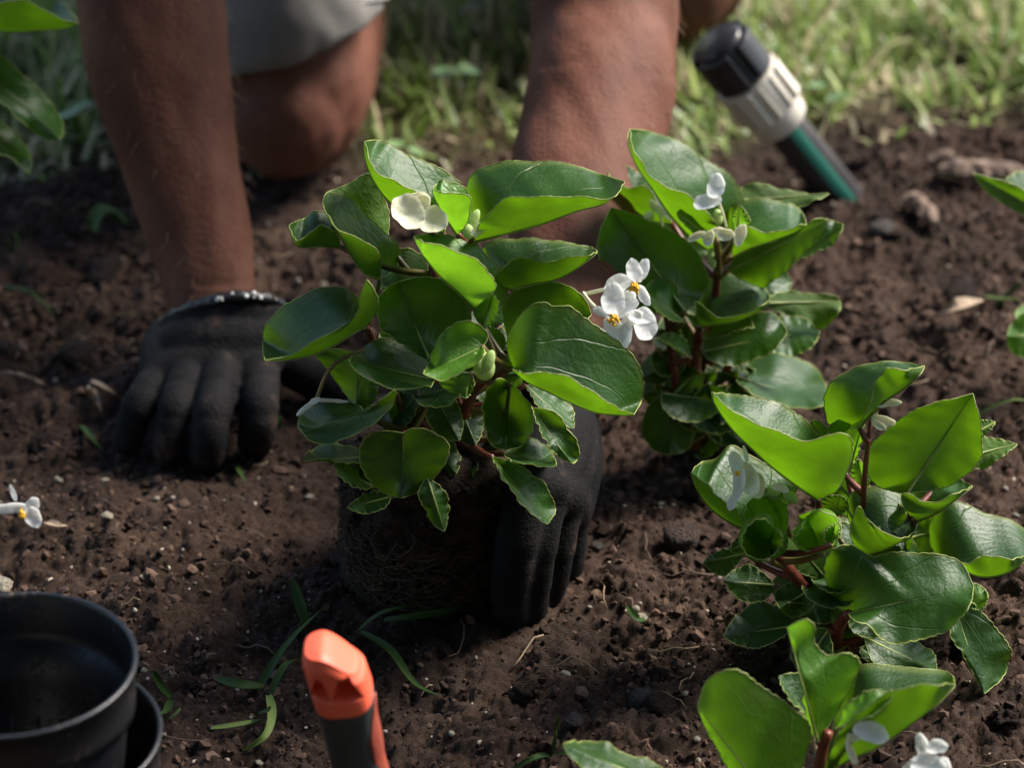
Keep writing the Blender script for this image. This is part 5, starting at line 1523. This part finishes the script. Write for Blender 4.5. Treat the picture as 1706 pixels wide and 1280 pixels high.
# ------------------------------------------------------------------ irrigation pipe end with compression nut and black cap
M_PIPE = simple('pipe_black', (.040, .036, .038), .5, .4, noise=40, amount=.3)
M_STRIPE = simple('pipe_stripe', (.035, .22, .155), .5, .4)
M_NUT = simple('nut_beige', (.58, .53, .45), .5, .4, noise=25, amount=.12)
M_CAP = simple('cap_black', (.020, .020, .024), .36, .5, noise=30, amount=.3)
b0 = gz(1430, 362, -.018); Y0 = b0[1]
t0 = wp(1218, 98, Y0 - .02)
pax = unit(t0 - b0)
pr = empty('irrigation_pipe', [b0[0], b0[1], 0])
tag(pr, 'leaning black irrigation pipe with green stripe, beige nut and black cap', 'pipe')
PL = np.linalg.norm(t0 - b0)
pu = unit(np.cross(pax, np.array([0, 1.0, 0]))); pu = pu if pu[0] > 0 else -pu
pv = unit(np.cross(pu, pax)); pv = pv if pv[1] < 0 else -pv
def at_len(px, py):
    # length along the axis of the axis point seen nearest this picture point
    best = min(np.linspace(-.05, PL + .05, 400), key=lambda s: (lambda q: (853 + F_PX * q[0] / np.dot(q - CAM, FWD) - px) ** 2 + (640 - F_PX * np.dot(q - CAM, UPV) / np.dot(q - CAM, FWD) - py) ** 2)(b0 + pax * s))
    return best
s_n0 = at_len(1302, 206); s_n1 = at_len(1236, 128); s_sh = at_len(1280, 180)
rp_ = .0127
mb = MB(); mb.lathe([(rp_ * .8, -.03), (rp_, -.03), (rp_, s_n0 + .006)], b0, pax, n=40); mb.build('pipe_tube', M_PIPE, pr)
mb = MB(); V = []; F = []
angs = np.linspace(R(50), R(84), 8)
for h in (-.03, s_n0 + .002):
    for a in angs:
        V.append(b0 + pax * h + (pu * math.cos(a) + pv * math.sin(a)) * (rp_ + .0004))
for j in range(7): F.append((j, j + 1, 8 + j + 1, 8 + j))
mb.add(V, F); mb.build('green_stripe', M_STRIPE, pr)
nl = s_n1 - s_n0
mb = MB(); mb.lathe([(.0128, s_n0), (.0168, s_n0 + .0005), (.0180, s_n0 + .002), (.0186, s_n0 + .010), (.0190, s_sh), (.0196, s_sh + .001), (.0203, s_n1 - .003), (.0206, s_n1 - .001), (.0200, s_n1), (.0150, s_n1 + .0002)], b0, pax, n=64)
nut = mb.build('nut', M_NUT, pr)
for k in range(12):
    a = k / 12 * 6.283 + .25
    d_ = pu * math.cos(a) + pv * math.sin(a); t_ = np.cross(pax, d_)
    wide = k % 3 == 0
    mb = MB(); mb.box(b0 + pax * (s_sh + s_n1) / 2 + d_ * (.0206 if wide else .0202), (.0016 if wide else .0011, .0045 if wide else .0010, (s_n1 - s_sh) / 2 - .001), (d_, t_, pax))
    o_ = mb.build('nut_rib', M_NUT, nut, smooth=False)
    bv = o_.modifiers.new('b', 'BEVEL'); bv.width = .0006; bv.segments = 2
c0, c1 = s_n1 + .0003, s_n1 + .031
mb = MB(); mb.lathe([(.0165, c0), (.0165, c0 + .004), (.0158, c0 + .005), (.0158, c1 - .002), (.0150, c1), (.001, c1 + .0003)], b0, pax, n=56)
cap = mb.build('cap', M_CAP, pr)
for k in range(4):
    a = k / 4 * 6.283 + .42
    d_ = pu * math.cos(a) + pv * math.sin(a); t_ = np.cross(pax, d_)
    mb = MB(); V = []; F = []
    # curved lug filling most of a quarter of the rim
    aa = np.linspace(a - .58, a + .58, 9)
    for h in (c0 + .001, c1 - .003):
        for r_ in (.0150, .0203):
            for q in aa: V.append(b0 + pax * h + (pu * math.cos(q) + pv * math.sin(q)) * r_)
    def I(hh, rr2, q): return hh * 18 + rr2 * 9 + q
    for q in range(8):
        F += [(I(0,1,q), I(0,1,q+1), I(1,1,q+1), I(1,1,q)), (I(1,0,q), I(1,1,q), I(1,1,q+1), I(1,0,q+1)), (I(0,0,q), I(0,0,q+1), I(0,1,q+1), I(0,1,q)), (I(0,0,q), I(1,0,q), I(1,0,q+1), I(0,0,q+1))]
    F += [(I(0,0,0), I(0,1,0), I(1,1,0), I(1,0,0)), (I(0,0,8), I(1,0,8), I(1,1,8), I(0,1,8))]
    mb.add(V, F); o_ = mb.build('cap_lug', M_CAP, cap, smooth=False)
    bv = o_.modifiers.new('b', 'BEVEL'); bv.width = .0012; bv.segments = 3

# ------------------------------------------------------------------ stones, pebbles and debris
def rock_mesh(name, seed, m, sub=3, rough=.25, sc=(1, 1, .75)):
    rs = np.random.default_rng(seed)
    n, mm = 14 + sub * 2, 9 + sub
    V = []; F = []
    dirs = unit(rs.normal(size=(9, 3))); cut = rs.uniform(.72, 1.0, 9)
    for i in range(mm + 1):
        th = np.pi * i / mm
        for j in range(n):
            a = j / n * 2 * np.pi
            d = np.array([math.sin(th) * math.cos(a), math.sin(th) * math.sin(a), math.cos(th)])
            r = min([1.0] + [c / max(1e-3, float(d @ q)) for c, q in zip(cut, dirs) if d @ q > .1])
            r *= 1 + rough * (.5 * float(noise2(np.array(d[0] * 2.2 + seed), np.array(d[1] * 2.2 + d[2] * 1.7), 71)) + .5 * float(noise2(np.array(d[0] * 5 + d[2] * 3 + seed), np.array(d[1] * 5 - d[2] * 3), 72)))
            V.append(d * r * np.array(sc))
    for i in range(mm):
        for j in range(n):
            k = (j + 1) % n
            F.append((i*n + j, (i+1)*n + j, (i+1)*n + k, i*n + k))
    me = bpy.data.meshes.new(name); me.from_pydata([tuple(v) for v in V], [], F); me.materials.append(m)
    me.polygons.foreach_set('use_smooth', np.ones(len(me.polygons), dtype=bool))
    return me
M_PALE = simple('pebble_pale', (.52, .46, .36), .8, .3, noise=3.0, amount=.4, bump=(8, .8, .1))
M_TAN = simple('pebble_tan', (.30, .20, .12), .8, .3, noise=3.0, amount=.4, bump=(8, .8, .1))
M_GREY = simple('stone_grey', (.12, .10, .09), .8, .3, noise=4.0, amount=.5, bump=(9, .9, .12))
M_CLOD = simple('clod', (.045, .028, .021), .95, .2, noise=6.0, amount=.6, bump=(10, 1, .25))
M_DARKST = simple('stone_dark', (.075, .062, .06), .7, .3, noise=4.0, amount=.4, bump=(9, .9, .12))
M_RED = simple('stone_reddish', (.075, .042, .032), .75, .3, noise=4.0, amount=.5, bump=(9, .9, .15))
def put(name, me, x, y, r, sc=(1, 1, 1), lift=.2, rot=None):
    o = bpy.data.objects.new(name, me); scene.collection.objects.link(o)
    o.location = (x, y, float(soil_z(np.array(x), np.array(y))) + r * lift)
    o.scale = tuple(r * s for s in sc); o.rotation_euler = rot or (random.uniform(-.5, .5), random.uniform(-.5, .5), random.uniform(0, 6.28))
    return o
def stone(px, py, rpx, me, label, cat='stone', sc=(1, 1, 1), lift=.25, rot=None, name='stone'):
    g = gz(px, py, .003); r = prad(rpx * 2, g)
    o = put(name, me, g[0], g[1], r, sc, lift, rot); tag(o, label, cat); return o
rk = [rock_mesh('rock', s, m) for s, m in ((1, M_PALE), (2, M_TAN), (3, M_GREY), (4, M_CLOD), (5, M_DARKST), (6, M_RED))]
clods = [rock_mesh('clod_shape', s, M_CLOD, rough=1.0) for s in (41, 42, 43, 44, 45)]
rk2 = [rock_mesh('rock', s + 20, m) for s, m in ((1, M_PALE), (2, M_TAN), (3, M_GREY), (4, M_CLOD), (5, M_DARKST), (6, M_RED))]
stone(1134, 906, 31, rk[5], 'rounded reddish brown stone between two begonias', sc=(1.1, 1, .9), lift=.35)
stone(1470, 384, 26, rk[2], 'round grey stone below the tip of the pipe')
stone(1598, 496, 34, rk2[3], 'oval brown stone behind the dry curled leaf', sc=(1.1, .8, .8))
stone(2, 976, 20, rk[0], 'white veined stone cut by the left edge', lift=.4)
stone(1066, 1176, 22, rk2[4], 'dark grey angular stone left of the bottom begonia', lift=.4)
stone(1098, 1190, 26, rk[3], 'round soil clod touching the dark angular stone', 'clod', name='clod')
stone(955, 1212, 18, rk[4], 'flat dark stone near the bottom edge')
stone(1068, 1024, 12, rk2[0], 'off white stone beside a green shoot')
stone(941, 1128, 10, rk[0], 'cream stone alone on dark soil below the root ball')
stone(176, 446, 34, rk2[3], 'low rounded clod left of the propping arm', 'clod', name='clod', sc=(1.3, .8, .6))
stone(126, 572, 36, rk[3], 'broad crumbly clod left of the black glove', 'clod', name='clod', sc=(1.2, .9, .7))
stone(35, 308, 16, rk[2], 'small grey stone under the left edge leaves')
stone(152, 881, 9, rk2[1], 'tan egg shaped pebble beside a pale green one', 'pebble', name='pebble', sc=(.8, .8, 1.4), rot=(.3, 0, 0), lift=.7)
stone(180, 878, 13, rk[0], 'flat pale green pebble beside the tan one', 'pebble', name='pebble', sc=(1, .8, .6), lift=.4)
stone(995, 908, 13, rk[2], 'grey pebble right of the holding glove', 'pebble', name='pebble')
stone(992, 986, 12, rk[1], 'rounded tan pebble right of the root ball', 'pebble', name='pebble')
stone(1180, 740, 14, rk[4], 'dark pebble beneath the middle begonia', 'pebble', name='pebble')
for i in range(150):
    while True:
        px_, py_ = random.uniform(-10, 1715), random.uniform(420, 1285)
        g = gz(px_, py_, 0)
        if g[1] < .2 and not (abs(g[0] + .036) < .055 and abs(g[1] + .185) < .055) and not (-.21 < g[0] < -.11 and -.11 < g[1] < .06): break
    big = random.random()
    r = .0010 + .0016 * random.random() ** 2 + (.0016 if big > .93 else 0)
    o = put('pebble', random.choice([rk[0], rk2[0], rk2[0], rk[1]]), g[0], g[1], r, (1, random.uniform(.7, 1), random.uniform(.6, 1)), .5)
    tag(o, 'tiny pale pebble lying on the dark soil', 'pebble', 'tiny pale pebbles scattered on the soil')
for i in range(46):
    while True:
        px_, py_ = random.uniform(-10, 1715), random.uniform(300, 1285)
        g = gz(px_, py_, 0)
        if g[1] < .3 and not (abs(g[0] + .036) < .055 and abs(g[1] + .185) < .055) and not (-.21 < g[0] < -.11 and -.11 < g[1] < .06): break
    o = put('clod', random.choice(clods), g[0], g[1], random.uniform(.0035, .009), (random.uniform(.9, 1.4), .9, .75), .05)
    tag(o, 'dark brown clod of soil lying on the bed', 'clod', 'soil clods scattered on the bed')

# curled strip or sheet of leaf lying on the soil
def strip(name, pts, w, m, label, cat, twist=0, fold=.25, parent=None):
    P = catmull(np.array(pts), 26)
    t = np.linspace(0, 1, 26); tg = unit(np.gradient(P, axis=0))
    V = []; F = []; nc = 5
    for i in range(26):
        sd = unit(np.cross(tg[i], np.array([0, -.35, 1.0])))
        up_ = unit(np.cross(sd, tg[i]))
        a = twist * t[i]
        w_ = w * .6
        s2 = sd * math.cos(a) + up_ * math.sin(a); u2 = up_ * math.cos(a) - sd * math.sin(a)
        ww = w_ * (math.sin(math.pi * min(1, .12 + .88 * t[i])) ** .6 + .03)
        for j in range(nc):
            s_ = j / (nc - 1) * 2 - 1
            V.append(P[i] + s2 * s_ * ww + u2 * ww * fold * s_ * s_)
    for i in range(25):
        for j in range(nc - 1):
            F.append((i*nc + j, i*nc + j + 1, (i+1)*nc + j + 1, (i+1)*nc + j))
    mb = MB(); mb.add(V, F)
    mb.add(np.array(V) - (0, 0, .0003), [f[::-1] for f in F])
    if parent is not None: return mb.build(name, m, parent)
    o = mb.build(name, m, origin=P[0]); tag(o, label, cat); return o
def gs(px, py, z=.004):
    g = gz(px, py, z); g[2] = float(soil_z(np.array(g[0]), np.array(g[1]))) + z; return g
def blade_mat(name, col, trans=.3):
    m = petal_material(name, col, trans); b_ = m.node_tree.nodes['Principled BSDF']; b_.inputs['Specular IOR Level'].default_value = .2; return m
M_WEED = blade_mat('weed_green', (.034, .070, .013))
M_WEEDL = blade_mat('weed_pale', (.16, .22, .06))
M_DRY = simple('dry_leaf', (.26, .19, .13), .8, .2, noise=90, amount=.4, bump=(160, .8, .003))
M_BARK = simple('bark', (.15, .105, .08), .85, .2, noise=60, amount=.5, bump=(90, 1, .004))
def weed(label, blades_):
    g = gs(*blades_[0][0][0][:2], .002); root = empty('grass_weed', g)
    tag(root, label, 'weed')
    for pts, w, m, tw in blades_:
        strip('blade', [gs(*p) for p in pts], w, m, None, None, tw, .3, parent=root)
weed('uprooted grass weed with twisted blades lying left of the trowel', [
    ([(430, 1140, .004), (455, 1100, .012), (490, 1060, .022), (520, 1020, .03), (550, 990, .034)], .0042, M_WEED, 1.2),
    ([(440, 1148, .004), (400, 1140, .010), (358, 1134, .006)], .0036, M_WEED, .4),
    ([(510, 1040, .012), (500, 1000, .022), (486, 955, .03)], .0042, M_WEED, .3),
    ([(450, 1170, .003), (475, 1130, .010), (502, 1096, .014)], .003, M_WEED, .5),
    ([(352, 1222, .004), (395, 1214, .006), (438, 1204, .006)], .0022, M_WEEDL, .2),
    ([(448, 1168, .004), (452, 1200, .008), (440, 1232, .008), (404, 1252, .004)], .0038, M_WEEDL, 1.4),
    ([(430, 1196, .006), (446, 1202, .01), (452, 1190, .014)], .004, M_WEED, .3)])
weed('thin dark grass blades lying at the foot of the root ball', [
    ([(596, 1056, .003), (630, 1034, .012), (664, 1022, .016), (692, 1016, .014)], .0024, M_WEED, .6),
    ([(640, 1040, .008), (690, 1036, .012), (750, 1014, .012), (790, 1000, .006)], .0036, M_WEED, .2),
    ([(600, 1062, .003), (650, 1086, .007), (690, 1124, .008), (730, 1150, .004)], .0034, M_WEED, .5)])
weed('small green sprig growing beside the black pots', [
    ([(285, 1172, .002), (268, 1150, .010), (256, 1128, .018)], .0030, M_WEED, .4),
    ([(285, 1174, .002), (276, 1190, .008), (266, 1204, .006)], .0030, M_WEED, .3),
    ([(282, 1214, .002), (294, 1204, .008), (302, 1190, .012)], .0022, M_WEEDL, .3)])
weed('short green shoot beside the off white stone', [([(1076, 1034, .003), (1062, 1024, .010), (1044, 1010, .008)], .0028, M_WEED, .2)])
weed('curled dark green shoot at the bottom edge', [
    ([(918, 1262, .002), (926, 1240, .010), (930, 1212, .024)], .0022, M_WEED, .5),
    ([(918, 1262, .002), (890, 1268, .006), (850, 1276, .004)], .0022, M_WEED, .3),
    ([(925, 1262, .002), (960, 1272, .008), (985, 1284, .004)], .0022, M_WEED, .3)])
weed('thin green stalks in front of the right edge begonia', [
    ([(1640, 508, .002), (1668, 502, .010), (1700, 512, .014)], .0022, M_WEEDL, .3),
    ([(1660, 514, .002), (1690, 490, .014), (1712, 482, .018)], .0034, M_WEED, .3),
    ([(1620, 690, .002), (1680, 680, .012), (1712, 668, .018)], .0024, M_WEEDL, .3)])
weed('small green tuft at the far left of the bed', [
    ([(20, 418, .002), (16, 400, .012), (8, 384, .018)], .0026, M_WEED, .4),
    ([(24, 420, .002), (30, 402, .012), (22, 378, .022)], .0020, M_WEEDL, .4),
    ([(0, 488, .002), (50, 492, .008), (90, 510, .006)], .0020, M_WEED, .3)])
weed('narrow olive blade fallen left of the black fingers', [([(134, 704, .004), (150, 722, .008), (174, 748, .005)], .0026, M_WEED, .6)])
weed('pale green blade fallen under the fingers of the propping hand', [([(395, 770, .003), (400, 785, .006), (410, 800, .005)], .0022, M_WEED, .3)])
weed('small green leaf blade lying right of the propping hand', [([(456, 716, .004), (462, 700, .012), (468, 682, .016)], .0036, M_WEED, .3)])
strip('dry_leaf', [gs(152, 640, .006), gs(176, 652, .012), gs(210, 668, .006)], .0032, M_DRY, 'narrow dry tan leaf curled on the soil left of the black glove', 'dry leaf', .8, .6)
strip('dry_leaf', [gs(156, 656, .004), gs(164, 670, .008), gs(170, 684, .004)], .0020, M_DRY, 'short dry scrap below the narrow tan leaf', 'dry leaf', .5, .6)
strip('dry_leaf', [gs(1566, 540, .008), gs(1600, 524, .016), gs(1642, 512, .010)], .0085, M_DRY, 'crumpled pale brown dry leaf on the soil at the right', 'dry leaf', .5, .5)
strip('dry_leaf', [gs(80, 884, .004), gs(98, 886, .010), gs(116, 896, .006)], .0045, M_DRY, 'torn greyish dry leaf below the fallen white flower', 'dry leaf', .6, .5)

# pieces of bark and wood
def chip(px0, py0, px1, py1, wpx, thick, label, name='bark_piece'):
    a_ = gs(px0, py0, .006); b_ = gs(px1, py1, .006)
    P = catmull(np.array([a_, (a_ + b_) / 2 + (0, 0, .002), b_]), 14); w = prad(wpx, a_); mb = MB()
    tg = unit(b_ - a_); sd = unit(np.cross(tg, np.array([0, 0, 1.0]))); up_ = np.cross(sd, tg)
    secs = []; rs = np.random.default_rng(int(px0))
    for i in range(14):
        t = i / 13; e = min(1, .45 + 3 * min(t, 1 - t)); k = w * e * rs.uniform(.80, 1.15)
        q = np.array([(-1, -.2), (-.8, .75), (-.2, 1), (.4, .85), (1, .2), (.7, -.7), (-.5, -.8)]) * rs.uniform(.72, 1.2, (7, 2))
        secs.append(P[i] + np.outer(q[:, 0] * k, sd) + np.outer(q[:, 1] * thick * e, up_))
    V = np.concatenate(secs); F = []
    for i in range(13):
        for j in range(7): F.append((i*7 + j, i*7 + (j+1) % 7, (i+1)*7 + (j+1) % 7, (i+1)*7 + j))
    F += [tuple(range(6, -1, -1)), tuple(13*7 + j for j in range(7))]
    mb.add(V, F); o = mb.build(name, M_BARK, origin=a_, smooth=False); tag(o, label, 'wood'); return o
chip(1512, 330, 1556, 384, 30, .005, 'elongated pale bark piece right of the pipe tip')
chip(1560, 298, 1720, 288, 40, .008, 'long weathered wood strip at the edge of the lawn', 'wood_strip')
chip(1545, 262, 1590, 246, 14, .004, 'short dark stick by the lawn edge', 'stick')
chip(246, 570, 360, 548, 6, .0014, 'thin brown twig behind the black glove', 'twig')
chip(0, 618, 72, 628, 6, .0014, 'thin pale twig at the left edge', 'twig')
chip(560, 300, 640, 290, 8, .002, 'dark twig behind the big folded leaf', 'twig')

# rolled green leaf on the soil at the left
strip('fallen_leaf', [gs(156, 384, .006), gs(172, 364, .012), gs(192, 362, .011), gs(212, 378, .005)], .0095, leaf_material('fallen_leaf', (.06, .14, .03), (.12, .20, .05), (.10, .2, .03), .25), 'curled up green leaf lying on the soil by the left arm', 'leaf', .7, .75)

# white flower fallen on the soil at the left edge
class Lying:
    root = None
    def p(s, q, dflt=0): return gz(q[0], q[1], .012 + (q[2] if len(q) > 2 else dflt) / 1000)
LY = Lying(); fr_ = empty('fallen_flower', gs(40, 862, 0)); tag(fr_, 'fallen white begonia flower with yellow stamens on the soil at the left edge', 'flower')
petal(fr_, LY, (14, 846), 2, 36, 11, 4, 40, 0, .3)
petal(fr_, LY, (54, 842), 4, 14, 12, 40, 10, 0, .3)
petal(fr_, LY, (56, 862), 3, 14, 18, 10, 0, 0, .4)
petal(fr_, LY, (40, 850), 0, 16, 10, -10, 30, 0, .3)
petal(fr_, LY, (22, 822), 8, 4, 14, 22, 0, 0, .3)
stamens(fr_, LY, (37, 857), 5, 9)
